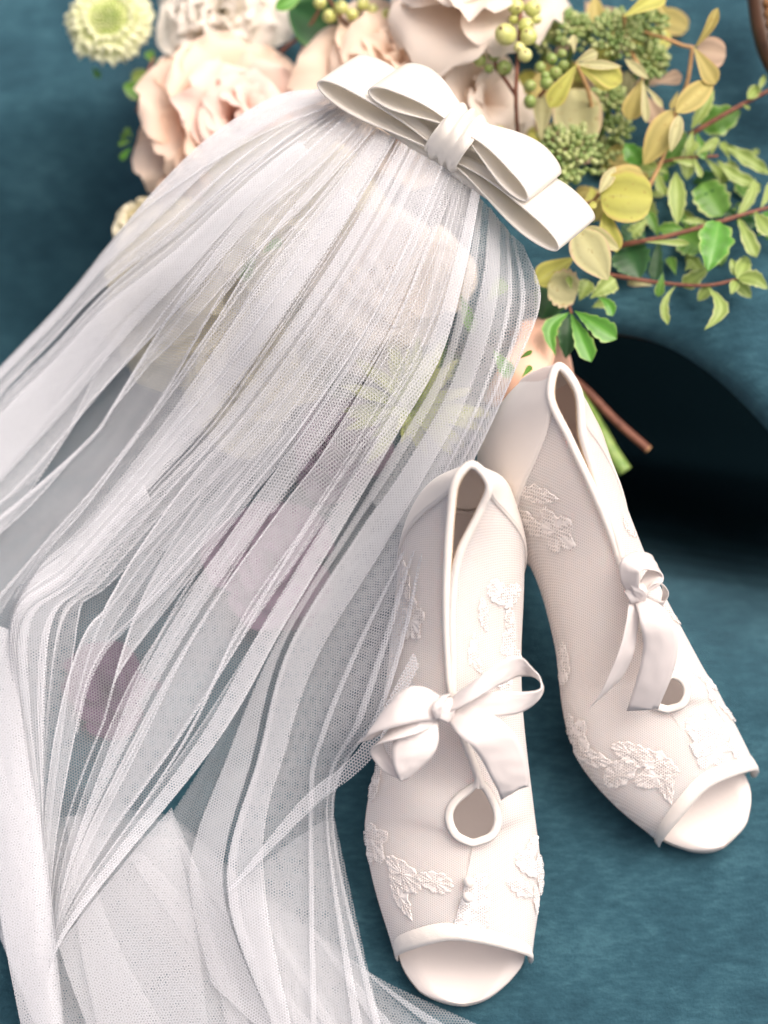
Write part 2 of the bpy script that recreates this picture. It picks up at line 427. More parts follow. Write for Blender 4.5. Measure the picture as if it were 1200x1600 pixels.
# carved wooden rail with beads, top right corner
bl_ = MB()  # staggered dark layers over the seat slope, painting the gap's shade fade
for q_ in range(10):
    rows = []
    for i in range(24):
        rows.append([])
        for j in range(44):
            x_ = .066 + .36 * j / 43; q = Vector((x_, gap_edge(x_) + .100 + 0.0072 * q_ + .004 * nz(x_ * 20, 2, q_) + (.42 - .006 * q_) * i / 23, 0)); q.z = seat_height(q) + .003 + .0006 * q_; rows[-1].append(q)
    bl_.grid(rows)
bl_.build('gap_lining', GAUZE, chair)  # no real lining: layers that paint the shade under the backrest
q = MB(); q.tube([e + Vector((.004, .006, -.026)) for e in E], .0055, 10); q.build('lower_rail', WOOD, chair)
rail = [(1178, -60, .07), (1186, 0, .07), (1192, 40, .07), (1203, 80, .07), (1222, 115, .07), (1250, 150, .07)]
b = MB(); b.tube([v for v in curve([tuple(at(*p)) for p in rail], 24)], .0052, 12); ro = b.build('wooden_rail', WOOD, chair)
b = MB(); b.tube([v + Vector((.0095, 0, -.001)) for v in curve([tuple(at(*p)) for p in rail], 24)], .007, 12); b.build('wooden_rail', WOOD, chair)
b = MB(); b.ball((0, 0, 0), .0034, 10, 7); bm_, _ = b.mesh('bead', BEADM, center=False)
rc = curve([tuple(at(*p)) for p in rail], 13)
for v in rc:
    put(bpy.data.objects.new('bead', bm_), Matrix.Translation(v + Vector((.0035, -.001, .0052))), ro)

# ------------------------------------------------------------------ ribbons
def strip(P, S, W_, nu=6, curl=0):
    """rows of points across a ribbon: centreline P, side vectors S, widths W_"""
    rows = []
    for i, (p, s_) in enumerate(zip(P, S)):
        wv = W_[i] if isinstance(W_, (list, tuple)) else W_
        rows.append([p + s_ * (wv * (j / nu - .5)) for j in range(nu + 1)])
    return rows

# ------------------------------------------------------------------ shoes
def smooth_list(L, x): return Vector(cr(L, x))
def build_shoe(label, Mst, Tst, toe_px, seam, closed_T, slitbreak):
    """Mst/Tst: stations from the left toe edge round the heel to the right toe edge (px,py,z)"""
    n = len(Mst); M = [tuple(at(*p)) for p in Mst]; T = [tuple(at(*p)) for p in Tst]
    cen = sum((Vector(p) for p in M), Vector()) / n
    base = cen.copy(); base.z = 0
    sh = thing('bridal_shoe', base, label, 'shoe', 'pair of white bridal ankle shoes')
    mid = [(Vector(M[i]) + Vector(M[n - 1 - i])) / 2 for i in range(n)]
    def SM(x):
        m = smooth_list(M, x); opp = smooth_list(M, n - 1 - x); c = (m + opp) / 2
        hb = Vector(M[(n - 1) // 2])
        s = c + (m - c) * .86
        if abs(x - (n - 1) / 2) < 1.5:
            k = 1 - abs(x - (n - 1) / 2) / 1.5
            s = s.lerp(m + (mid[3] - hb).normalized() * .004, k)
        s.z = max(.004, m.z * .92 - .010)
        return s
    def pt(x, t):
        s = SM(x); m = smooth_list(M, x); tp = smooth_list(T, x)
        if t < .22:
            k = t / .22
            return s + (m - s) * math.sin(k * math.pi / 2) * 1.0 + Vector((0, 0, 0)) if False else \
                Vector((s.x + (m.x - s.x) * math.sin(k * math.pi / 2), s.y + (m.y - s.y) * math.sin(k * math.pi / 2), s.z + (m.z - s.z) * (1 - math.cos(k * math.pi / 2))))
        k = (t - .22) / .78
        dz = tp.z - m.z; h = Vector((m.x - tp.x, m.y - tp.y, 0))
        c1 = m + Vector((0, 0, dz * .55)) + h * .03
        flat = min(1, h.length / max(1e-4, dz)) * .42
        c2 = tp + h * flat + Vector((0, 0, -dz * .04))
        a = 1 - k
        return m * a ** 3 + c1 * (3 * a * a * k) + c2 * (3 * a * k * k) + tp * k ** 3
    NT = 22
    def patch(x0f, x1f, NX):
        rows, uvs = [], []
        for i in range(NT + 1):
            t = i / NT; xa, xb = x0f(t), x1f(t)
            rows.append([pt(xa + (xb - xa) * j / NX, t) for j in range(NX + 1)])
            uvs.append([((xa + (xb - xa) * j / NX) * .02, t * .06) for j in range(NX + 1)])
        return rows, uvs
    sa = lambda t: seam[0][0] + (seam[0][1] - seam[0][0]) * t ** 1.3
    sb = lambda t: seam[1][0] + (seam[1][1] - seam[1][0]) * t ** 1.3
    up = MB()
    up.grid(*patch(lambda t: 0, sa, 60)); up.grid(*patch(sb, lambda t: n - 1, 60))
    u = up.build('upper', SHOEMESH, sh)
    bm = bmesh.new(); bm.from_mesh(u.data); bmesh.ops.remove_doubles(bm, verts=bm.verts, dist=.00025); inner = [v for v in bm.verts if not v.is_boundary]
    for _ in range(12): bmesh.ops.smooth_vert(bm, verts=inner, factor=.5, use_axis_x=True, use_axis_y=True, use_axis_z=True)
    bmesh.ops.recalc_face_normals(bm, faces=bm.faces); bm.to_mesh(u.data); bm.free()
    cp = MB(); cp.grid(*patch(sa, sb, 50)); cp.build('heel_counter', SHOESATIN, sh, solid=.0018, offset=0)
    # inner lining, seen through the throat
    li = MB(); rows, uvs = patch(lambda t: n / 2 - .5 - 2.6, lambda t: n / 2 - .5 + 2.6, 50)
    rows = [[p.lerp(Vector((cen.x, cen.y, p.z)), 0) for p in r] for r in rows]
    c_of = lambda x: (smooth_list(M, x) + smooth_list(M, n - 1 - x)) / 2
    out_rows = []
    for i, r in enumerate(rows):
        rr = []
        for j, p in enumerate(r):
            x = n / 2 - .5 - 2.6 + 5.2 * j / 50; q = c_of(x); d = Vector((q.x - p.x, q.y - p.y, 0))
            rr.append(p + (d.normalized() * .0016 if d.length > 1e-5 else d))
        out_rows.append(rr)
    li.grid(out_rows, uvs); li.build('lining', LINING, sh)
    # seam piping between mesh and satin
    for f in (sa, sb):
        q = MB(); q.tube([pt(f(t / 24), t / 24) for t in range(3, 25)], .0009, 6); q.build('seam_piping', SHOESATIN, sh)
    # footbed and outsole
    L_ = [SM(x * (n - 1) / 2 / 40) for x in range(41)]; R_ = [SM(n - 1 - x * (n - 1) / 2 / 40) for x in range(41)]
    toe = [tuple(at(*p)) for p in toe_px]; k = len(toe)
    tl = [Vector(cr(toe, (k - 1) / 2 * i / 14)) for i in range(15)]; tr_ = [Vector(cr(toe, (k - 1) - (k - 1) / 2 * i / 14)) for i in range(15)]
    Lf = [v for v in reversed(tl)][:-1] + L_[1:]; Rf = [v for v in reversed(tr_)][:-1] + R_[1:]
    # ease the join between toe rim and sole line
    for lst in (Lf, Rf):
        for _ in range(6):
            for i in range(8, 26): lst[i] = (lst[i - 1] + lst[i] * 2 + lst[i + 1]) / 4
    fb = MB(); rows = []
    for l, r in zip(Lf, Rf):
        row = []
        for j in range(13):
            u_ = j / 12; q = l.lerp(r, u_); q.z += -.002 * math.sin(math.pi * u_) + .004
            e = min(u_, 1 - u_); q.z -= .0028 * max(0, 1 - e / .10) ** 2
            row.append(q)
        rows.append(row)
    fb.grid(rows); fb.build('insole', INSOLE, sh)
    so = MB(); top = []; 
    ring = Lf + list(reversed(Rf))
    for dz, ins in ((.0012, 1.0), (-.001, 1.006), (-.003, 1.0), (-.0045, .97), (-.0045, .5)):
        row = []
        for i, v in enumerate(ring):
            opp = ring[len(ring) - 1 - i]; c = (v + opp) / 2
            q = c + (v - c) * ins; q.z = max(.0006, v.z + dz); row.append(q)
        top.append(row)
    so.grid(top, None, True); so.build('outsole', SOLE, sh)
    # block heel
    hb = smooth_list(M, (n - 1) / 2); fwd = (mid[6] - mid[(n - 1) // 2]); fwd.z = 0; fwd.normalize(); side = Vector((-fwd.y, fwd.x, 0))
    hc = (SM(n / 2 - .5 - 2.4) + SM(n / 2 - .5 + 2.4)) / 2 ; hc = hc.lerp(SM((n - 1) / 2), .4)
    he = MB(); rows = []
    for i in range(9):
        u_ = i / 8; z = hc.z * (1 - u_) * .99 + .001; wd = .0205 - .006 * u_; rows.append([])
        for j in range(24):
            a = 2 * math.pi * j / 24; ca, sa_ = math.cos(a), math.sin(a)
            sq = lambda c_: math.copysign(abs(c_) ** .6, c_)
            rows[-1].append(Vector((hc.x, hc.y, z)) + fwd * (sq(ca) * wd * .8 + .004 * u_) + side * sq(sa_) * wd)
    he.grid(rows, None, True); he.poly(rows[-1]); he.build('heel', SHOESATIN, sh)
    # binding round the throat and keyhole
    xs = lambda a, b_, m_: [a + (b_ - a) * i / m_ for i in range(m_ + 1)]
    def outw(x, d=.0006):
        p = pt(x, 1); q = pt(x, .93); v = (p - q); return p + Vector((0, 0, d))
    c0 = (n - 1) / 2
    q = MB(); q.tube([outw(x) for x in xs(closed_T - .2, n - 1 - closed_T + .2, 150)], .00165, 8); q.build('throat_binding', BINDING, sh)
    def inw(x):
        p = pt(x, 1); o_ = pt(n - 1 - x, 1); d = o_ - p
        return p + (d.normalized() * min(.0013, d.length * .45) if d.length > 1e-6 else d) + Vector((0, 0, -.0004))
    q = MB(); q.tube([inw(x) for x in xs(closed_T, n - 1 - closed_T, 150)], .00075, 6); q.build('binding_edge', STITCH, sh)
    ky = [outw(x, .0004) for x in xs(slitbreak, closed_T, 40)] + [outw(n - 1 - x, .0004) for x in xs(closed_T, slitbreak, 40)]
    rows = []
    hole_c = sum(ky, Vector()) / len(ky)
    ky = ky[:-1]
    for _ in range(14): ky = [(ky[i - 1] + ky[i] * 2 + ky[(i + 1) % len(ky)]) / 4 for i in range(len(ky))]
    slope = (pt(1, 1) - pt(closed_T, 1)); slope.z = slope.z
    for i, v in enumerate(ky):
        s_ = v - hole_c; s_.z = 0; s_ = s_.normalized() if s_.length > 1e-6 else Vector((1, 0, 0))
        dn = -.30 * abs(s_.x) - .0
        rows.append([v + s_ * (a_ * .0027) + Vector((0, 0, h_ + dn * max(0, a_) * .0027)) for a_, h_ in ((-.10, -.0006), (-.05, .0003), (.15, .0008), (.45, .0010), (.75, .0008), (1, .0001))])
    rows = [list(r_) for r_ in zip(*rows)]
    q = MB(); q.grid(rows, None, True); q.build('keyhole_binding', BINDING, sh, solid=.0006)
    # toe binding: a folded band over the vamp edge
    A = [pt(0, .1 + .9 * i / 20) for i in range(21)] + [pt(n - 1, 1 - .9 * i / 20) for i in range(1, 21)]
    for _ in range(8):
        A = [A[0]] + [(A[i - 1] + A[i] * 2 + A[i + 1]) / 4 for i in range(1, len(A) - 1)] + [A[-1]]
    rows = []
    dirT = (Vector(toe[k // 2]) - Vector(T[0])); dirT.z = 0; dirT.normalize()
    for v in A:
        rows.append([v + dirT * a_ + Vector((0, 0, h_)) for a_, h_ in ((-.0042, .0004), (-.003, .0014), (-.0005, .0020), (.002, .0016), (.0034, .0001), (.003, -.0016), (.0005, -.0022))])
    q = MB(); q.grid(rows); q.build('toe_binding', BINDING, sh, solid=.0008)
    return sh, pt

Lm = [(614, 1484, .014), (580, 1380, .022), (568, 1300, .028), (569, 1278, .030), (572, 1255, .032), (577, 1232, .034), (586, 1205, .036), (593, 1150, .042), (598, 1090, .05), (606, 1030, .056), (614, 950, .064), (624, 868, .070), (643, 809, .075), (676, 774, .079),
      (735, 770, .080),
      (784, 772, .079), (806, 809, .075), (820, 866, .070), (820, 940, .064), (816, 1010, .056), (817, 1090, .05), (822, 1150, .042), (828, 1205, .036), (831, 1230, .034), (834, 1255, .032), (837, 1278, .030), (840, 1300, .028), (849, 1380, .022), (832, 1488, .014)]
Lt = [(706, 1453, .043), (725, 1385, .052), (738, 1318, .060), (716, 1304, .062), (705, 1276, .065), (716, 1252, .068), (747, 1222, .071), (723, 1150, .080), (706, 1085, .089), (700, 1030, .096), (697, 950, .108), (699, 870, .120), (704, 800, .131), (712, 752, .139),
      (738, 727, .142),
      (764, 758, .139), (750, 800, .131), (717, 870, .120), (706, 950, .108), (707, 1030, .096), (708, 1085, .089), (725, 1150, .080), (750, 1222, .071), (766, 1252, .068), (774, 1278, .065), (766, 1304, .062), (738, 1318, .060), (725, 1385, .052), (706, 1453, .043)]
Ltoe = [(614, 1484, .009), (628, 1515, .008), (655, 1548, .0075), (690, 1565, .0075), (726, 1570, .0075), (762, 1560, .0075), (795, 1534, .0075), (818, 1508, .008), (832, 1486, .009)]
shoeL, ptL = build_shoe('white lace ankle shoe partly under the veil, its satin ribbon tied in a full bow', Lm, Lt, Ltoe, ((10.6, 12.9), (17.4, 15.15)), 6.0, 2.0)
Rm = [(1023, 1309, .012), (956, 1255, .020), (905, 1195, .026), (894, 1165, .029), (884, 1140, .032), (878, 1112, .035), (874, 1085, .038), (868, 1020, .046), (857, 970, .053), (845, 923, .058), (822, 866, .063), (785, 810, .068), (757, 765, .07), (752, 700, .074),
      (805, 632, .08),
      (888, 634, .086), (928, 676, .082), (953, 738, .075), (986, 820, .066), (1012, 885, .058), (1040, 940, .053), (1070, 996, .046), (1100, 1050, .038), (1111, 1068, .035), (1122, 1085, .032), (1132, 1103, .029), (1142, 1122, .026), (1165, 1167, .020), (1179, 1196, .012)]
Rt = [(1099, 1217, .040), (1075, 1160, .05), (1044, 1108, .058), (1026, 1100, .061), (1019, 1082, .063), (1025, 1064, .066), (1042, 1053, .068), (1010, 990, .08), (985, 930, .09), (973, 890, .096), (953, 830, .106), (924, 760, .118), (888, 683, .129), (860, 622, .138),
      (872, 573, .142),
      (903, 612, .138), (911, 683, .129), (930, 745, .118), (960, 830, .106), (975, 890, .096), (988, 930, .09), (1012, 990, .08), (1044, 1053, .068), (1061, 1062, .066), (1070, 1080, .063), (1062, 1100, .061), (1044, 1108, .058), (1075, 1160, .05), (1099, 1217, .040)]
Rtoe = [(1023, 1309, .008), (1046, 1318, .0075), (1078, 1328, .0075), (1108, 1330, .0075), (1132, 1322, .0075), (1152, 1305, .0075), (1167, 1285, .0075), (1175, 1250, .008), (1178, 1200, .008)]
shoeR, ptR = build_shoe('white lace ankle shoe clear of the veil, its ribbon bow hanging sideways', Rm, Rt, Rtoe, ((9.9, 12.95), (18.2, 15.1)), 6.0, 2.0)

# lace appliques laid on the vamps
def shape_pts(kind, m=44):
    P = []
    for i in range(m):
        a = 2 * math.pi * i / m
        if kind == 'leaf':
            x = math.sin(a) * .5; y = -math.cos(a); r_ = 1
            wd = (1 - abs(y) ** 1.6); jag = 1 + .2 * math.sin(13 * a)
            P.append((math.copysign(1, x) * .36 * wd * jag if abs(x) > 1e-6 else 0, y))
        elif kind == 'petal':
            y = -math.cos(a); P.append((math.sin(a) * (.40 + .24 * (y + 1) / 2) * (1 + .10 * math.sin(11 * a)), y * (1 + .06 * math.sin(13 * a))))
        else:
            r_ = .62 + .38 * abs(math.cos(2.5 * a)) + .06 * math.sin(17 * a)
            P.append((r_ * math.cos(a), r_ * math.sin(a)))
    return P
def applique(shoe, pt, n, items, name='lace_applique', mt=LACE):
    """items: (kind, px centre as (x,t) on the shoe surface, size, angle)"""
    for kind, x, t, size, ang in items:
        if t < .36: continue
        c = pt(x, t); dx = (pt(min(x + .05, n - 1), t) - pt(max(x - .05, 0), t)); dt = pt(x, min(1, t + .02)) - pt(x, max(0, t - .02))
        u_ = dx.normalized(); nn = u_.cross(dt.normalized()).normalized()
        if nn.z < 0: nn = -nn
        v_ = nn.cross(u_).normalized()
        P = shape_pts(kind); mb = MB(); ca, sa_ = math.cos(R(ang)), math.sin(R(ang))
        lx = dx.length / .1; lt = dt.length / .04
        def pos(px, py, h):
            a_, b_ = px * ca - py * sa_, px * sa_ + py * ca
            x2 = max(0, min(n - 1, x + a_ * size / lx)); t2 = max(.23, min(1, t + b_ * size / lt))
            return pt(x2, t2) + nn * h
        rows, uvs = [], []
        for f_, h_ in ((1.0, .0001), (.95, .0003), (.86, .00035), (.74, .0002), (.5, .00025), (.25, .0003), (.0, .0004)):
            rows.append([pos(px * f_, py * f_, h_ * (1 + (.55 * math.sin(q_ * 2 * math.pi / len(P) * 11) if .1 < f_ < .99 else 0))) for q_, (px, py) in enumerate(P)]); uvs.append([(px * f_ * .5, py * f_ * .5) for px, py in P])
        mb.grid(rows, uvs, True); mb.build(name, mt, shoe)
NL = len(Lm); NR = len(Rm)
applique(shoeL, ptL, NL, [('leaf', 18.35, .74, .0082, 80), ('petal', 18.00, .62, .0085, 30), ('petal', 18.05, .50, .0085, -20), ('petal', 18.70, .50, .0075, 60),
    ('flower', 19.10, .52, .0070, 0), ('petal', 19.40, .40, .0080, 10), ('leaf', 19.00, .83, .0066, 100), ('leaf', 19.35, .79, .0055, 60), ('flower', 19.90, .56, .0065, 30),
    ('leaf', 26.40, .45, .0092, 150), ('petal', 26.75, .52, .0085, 30), ('leaf', 27.15, .58, .0095, 20), ('petal', 26.90, .36, .0082, 80), ('leaf', 25.20, .35, .0080, 160), ('petal', 23.80, .35, .0070, 100), ('leaf', 27.30, .40, .007, 60), ('petal', 22.40, .33, .007, 70)])
applique(shoeL, ptL, NL, [('flower', 27.25, .96, .0105, 0), ('flower', 27.55, .92, .0085, 36), ('petal', 27.70, .86, .007, 20)], 'lace_flower', LACE)
applique(shoeL, ptL, NL, [('petal', 1.10, .62, .010, 40), ('leaf', 0.70, .58, .011, 70), ('flower', 1.70, .40, .010, 0), ('petal', 1.00, .82, .008, 10), ('leaf', 3.20, .34, .010, 30), ('petal', 5.20, .36, .009, 60),
    ('petal', 6.60, .30, .009, 100), ('flower', 9.60, .6, .010, 0), ('leaf', 10.30, .5, .011, 60), ('petal', 9.20, .42, .009, 20), ('leaf', 1.50, .22, .009, 20)], 'lace_applique', LACE_FAINT)
applique(shoeR, ptR, NR, [('flower', 27.10, .82, .0105, 0), ('flower', 27.35, .88, .0085, 40), ('petal', 26.70, .78, .0085, 30), ('petal', 26.60, .66, .0085, 90), ('leaf', 24.80, .58, .0085, 80), ('petal', 23.20, .55, .008, 40), ('leaf', 27.40, .6, .008, 100), ('leaf', 26.00, .42, .008, 20)], 'lace_flower', LACE)
applique(shoeR, ptR, NR, [('leaf', 1.05, .76, .012, 60), ('petal', 0.80, .70, .010, 20), ('leaf', 0.55, .72, .010, 120), ('petal', 1.50, .66, .009, 60), ('petal', 1.30, .5, .010, 0), ('leaf', 1.90, .42, .011, 40), ('flower', 3.20, .36, .010, 0),
    ('leaf', 5.20, .34, .011, 60), ('petal', 6.60, .36, .010, 100), ('leaf', 7.40, .30, .011, 10), ('petal', 10.60, .42, .011, 50), ('leaf', 11.00, .60, .012, 20), ('flower', 10.10, .60, .011, 0), ('petal', 18.20, .6, .008, 30), ('petal', 19.30, .6, .008, 80), ('leaf', 20.60, .5, .008, 30)], 'lace_applique', LACE_FAINT)
b = MB()
for (x, y) in ((733, 1378), (731, 1402)):
    c = at(x, y, .056); o = MB(); o.ball(c, .0023, 10, 7, Vector((.3, -.3, .9)).normalized(), 1.25); o.build('pearl', TREATS, shoeL)

def ribbon(name, pts, widths, sides, parent, mt=RIBBON, n=30, thick=.0005, cutskew=0, sag=0):
    """pts px control points, widths in px, sides = list of world side vectors"""
    P = curve([tuple(at(*p)) for p in pts], n); S = [v.normalized() for v in curve([tuple(s) for s in sides], n)]
    wd = [cr([(x,) for x in widths], (len(widths) - 1) * i / (n - 1))[0] * PX for i in range(n)]
    rows = []
    for i in range(n):
        d = (P[min(i + 1, n - 1)] - P[max(i - 1, 0)]).normalized(); nn = d.cross(S[i]).normalized()
        if nn.z < 0: nn = -nn
        row = []
        for j in range(9):
            u_ = j / 8 - .5
            q = P[i] + S[i] * wd[i] * u_ + nn * (sag * wd[i] * (.25 - u_ * u_))
            if i == n - 1 and cutskew: q += d * u_ * cutskew * PX
            q += nn * .0004 * nz(i * .3 + pts[0][0], j * .5)
            row.append(q)
        rows.append(row)
    mb = MB(); mb.grid(rows); return mb.build(name, mt, parent, solid=thick)
V = Vector
def bowpart(parent, c):
    o = bpy.data.objects.new('ribbon_bow', None); put(o, Matrix.Translation(c), parent); o.empty_display_size = .01; return o
# left shoe bow
bl = bowpart(shoeL, at(697, 1105, .10))
ribbon('ribbon_tail', [(690, 1108, .099), (660, 1100, .105), (625, 1106, .105), (596, 1122, .099), (578, 1152, .090)], [34, 50, 58, 56, 44], [V((.1, 1, .2)), V((.05, 1, .1)), V((.25, 1, .1)), V((.55, .9, 0)), V((.9, .5, -.1))], bl, cutskew=10, sag=.25)
ribbon('ribbon_loop', [(688, 1118, .098), (655, 1130, .101), (625, 1140, .100), (600, 1152, .096), (589, 1166, .091), (594, 1182, .086), (612, 1202, .084), (632, 1216, .088)], [30, 34, 34, 30, 26, 24, 22, 14], [V((.2, 1, .2)), V((.3, 1, .0)), V((.3, .9, -.3)), V((.4, .8, -.6)), V((.7, .5, -.6)), V((1, .3, -.2)), V((1, .3, .2)), V((1, .1, .3))], bl)
ribbon('ribbon_loop', [(632, 1218, .088), (640, 1200, .092), (645, 1180, .095), (650, 1158, .097), (658, 1140, .098), (682, 1120, .096)], [12, 44, 62, 66, 52, 24], [V((1, .35, .1)), V((1, .2, .1)), V((1, .05, .1)), V((1, .0, .1)), V((1, .3, .1)), V((.6, 1, .1))], bl, sag=.2)
ribbon('ribbon_loop', [(702, 1102, .102), (730, 1084, .108), (762, 1064, .110), (790, 1048, .108), (812, 1042, .103), (832, 1050, .100), (846, 1066, .099), (842, 1086, .100), (815, 1098, .102), (770, 1100, .103), (712, 1106, .100)],
       [28, 40, 46, 40, 38, 34, 32, 32, 36, 38, 26], [V((.5, 1, .1)), V((.5, 1, .2)), V((.45, 1, .3)), V((.3, 1, .5)), V((.1, .6, .9)), V((-.2, .2, 1)), V((-.2, .2, 1)), V((.1, .35, 1)), V((.35, .8, .6)), V((.3, 1, .4)), V((.3, 1, .2))], bl, n=56)
ribbon('ribbon_tail', [(706, 1112, .098), (735, 1128, .103), (765, 1150, .103), (785, 1180, .096), (796, 1210, .089), (803, 1236, .082)], [30, 52, 66, 66, 58, 46], [V((.5, .9, .1)), V((.75, .7, 0)), V((.95, .35, -.1)), V((1, .2, -.2)), V((1, .2, -.2)), V((1, .15, -.2))], bl, cutskew=-30, sag=.15)
def knot(parent, c, ax, r, ln, mt=RIBBON):
    mb = MB(); ax = ax.normalized(); pp = [c + ax * (ln * (i / 8 - .5)) for i in range(9)]
    rr = [r * (.72 + .28 * math.sin(math.pi * i / 8)) * (1 + .05 * math.sin(i * 2.4)) for i in range(9)]
    mb.tube(pp, rr, 16); o = mb.build('knot', mt, parent, sub=1); return o
knot(bl, at(694, 1108, .100), V((.35, 1, .1)), 18 * PX, 34 * PX)
ribbon('knot_fold', [(700, 1086, .103), (690, 1092, .107), (683, 1106, .107), (684, 1122, .103)], [10, 16, 16, 8], [V((1, .3, .2))] * 4, bl, sag=.4)
# right shoe bow
br_ = bowpart(shoeR, at(995, 925, .10))
ribbon('ribbon_loop', [(990, 932, .098), (984, 905, .106), (985, 884, .110), (1002, 876, .108), (1022, 880, .103), (1028, 890, .100), (1018, 908, .100), (998, 930, .097)], [22, 32, 36, 36, 34, 32, 32, 22], [V((.6, -.3, .7)), V((.8, -.3, .5)), V((.7, -.6, .4)), V((.3, -.9, .4)), V((.2, -.9, .4)), V((.4, -.8, .5)), V((.8, -.4, .4)), V((1, 0, .3))], br_, n=40)
ribbon('ribbon_loop', [(1000, 925, .096), (1018, 908, .099), (1034, 912, .096), (1040, 930, .091), (1032, 948, .088), (1010, 942, .090), (1000, 932, .094)], [18, 26, 28, 28, 26, 24, 18], [V((.2, -.7, .7)), V((.2, -.6, .8)), V((0, -.4, 1)), V((.2, -.1, 1)), V((.2, .4, .9)), V((.2, .6, .8)), V((.2, .7, .7))], br_, n=36)
ribbon('ribbon_tail', [(990, 938, .096), (988, 970, .096), (982, 1005, .092), (970, 1040, .085), (954, 1072, .076), (934, 1094, .066)], [14, 20, 24, 32, 40, 48], [V((1, .1, -.1)), V((1, .1, -.3)), V((1, .2, -.2)), V((.9, .4, 0)), V((.8, .6, 0)), V((.75, .7, 0))], br_, cutskew=14)
ribbon('ribbon_tail', [(1000, 938, .097), (1016, 955, .101), (1028, 980, .099), (1032, 1010, .093), (1026, 1045, .086), (1014, 1080, .078), (1004, 1108, .070)], [18, 38, 50, 52, 50, 46, 44], [V((1, .6, -.1)), V((1, .5, -.1)), V((1, .2, 0)), V((1, -.05, 0)), V((1, -.2, .0)), V((1, -.25, 0)), V((1, -.25, 0))], br_, cutskew=-20, sag=.2)
knot(br_, at(994, 926, .098), V((.9, .5, .1)), 15 * PX, 30 * PX)
ribbon('knot_fold', [(980, 905, .101), (990, 912, .104), (1000, 925, .103), (1003, 942, .097)], [10, 18, 20, 10], [V((.6, -.8, .2)), V((.8, -.6, .2)), V((1, -.2, .1)), V((1, .1, .1))], br_, sag=.4)

# ------------------------------------------------------------------ veil
veil = thing('bridal_veil', at(715, 220, .10), 'long sheer white tulle veil gathered under an ivory satin hair bow', 'veil')
G = [
 [(512, 138, .100), (430, 150, .096), (330, 212, .09), (250, 288, .08), (180, 370, .065), (100, 468, .045), (0, 573, .025), (-110, 690, .02), (-220, 820, .015)],
 [(540, 165, .105), (450, 232, .106), (370, 300, .102), (270, 395, .085), (165, 480, .06), (80, 570, .04), (0, 652, .03), (-90, 770, .02), (-180, 900, .015)],
 [(575, 190, .108), (490, 280, .112), (410, 360, .112), (325, 480, .095), (250, 600, .06), (150, 740, .045), (60, 850, .035), (-40, 980, .03), (-120, 1150, .015)],
 [(615, 215, .11), (540, 340, .115), (435, 500, .105), (330, 650, .07), (225, 765, .055), (105, 895, .05), (18, 985, .05), (52, 1270, .025), (62, 1620, .008)],
 [(655, 240, .112), (590, 370, .12), (510, 500, .11), (400, 650, .08), (290, 775, .055), (180, 910, .045), (122, 1000, .045), (72, 1300, .025), (70, 1620, .008)],
 [(700, 265, .113), (650, 390, .12), (590, 520, .11), (490, 680, .085), (400, 800, .06), (290, 960, .045), (200, 1130, .035), (98, 1390, .027), (78, 1620, .008)],
 [(750, 305, .113), (728, 420, .118), (690, 555, .10), (620, 680, .08), (550, 800, .055), (440, 985, .045), (335, 1165, .035), (92, 1478, .03), (90, 1620, .008)]]
H = [
 [(745, 305, .108), (725, 420, .112), (690, 560, .09), (615, 690, .07), (545, 810, .045), (425, 1000, .035), (320, 1190, .02), (250, 1300, .012), (190, 1400, .006)],
 [(765, 325, .110), (752, 450, .112), (705, 600, .09), (632, 730, .07), (556, 840, .05), (452, 1010, .04), (405, 1180, .03), (356, 1390, .03), (440, 1640, .01)],
 [(785, 350, .110), (782, 480, .11), (742, 620, .095), (685, 740, .09), (615, 880, .075), (545, 1020, .055), (495, 1150, .04), (480, 1260, .03), (486, 1640, .008)],
 [(818, 385, .110), (845, 464, .105), (813, 560, .105), (742, 715, .128), (672, 830, .108), (640, 970, .088), (598, 1108, .068), (521, 1272, .022), (604, 1640, .006)]]
def flow(F, a, v):
    a = max(-.0, min(len(F) - 1.0, a))
    return cr([cr(g, v * (len(g) - 1)) for g in F], a)
def wind(F, a, v, dz=0, lift=0):
    p = flow(F, a, v); q = at(p[0], p[1], p[2] + dz); return q
class Net(MB):
    """grids of net; UVs are metres on the cloth, turned by ang so that the mesh of each layer lies its own way"""
    def layer(s, rows, ang, shift=0, wrap=False):
        ca, sa_ = math.cos(ang), math.sin(ang)
        UV = [[(p.x * ca - p.y * sa_ + shift, p.x * sa_ + p.y * ca - shift * .7) for p in r] for r in rows]
        s.grid(rows, UV, wrap)
def sheet(nb, F, a0, a1, dz, nu, nv, ang, wr=.0022, seed=0, v0=0, v1=1):
    rows = []
    for i in range(nv + 1):
        v = v0 + (v1 - v0) * i / nv; rows.append([])
        for j in range(nu + 1):
            a = a0 + (a1 - a0) * j / nu
            q = wind(F, a, v, dz); q.z += wr * nz(a * 2.2 + seed, v * 3.0, seed) + wr * .5 * nz(a * 6 + seed, v * 4, seed + 4)
            rows[-1].append(q)
    nb.layer(rows, ang, seed * .37)
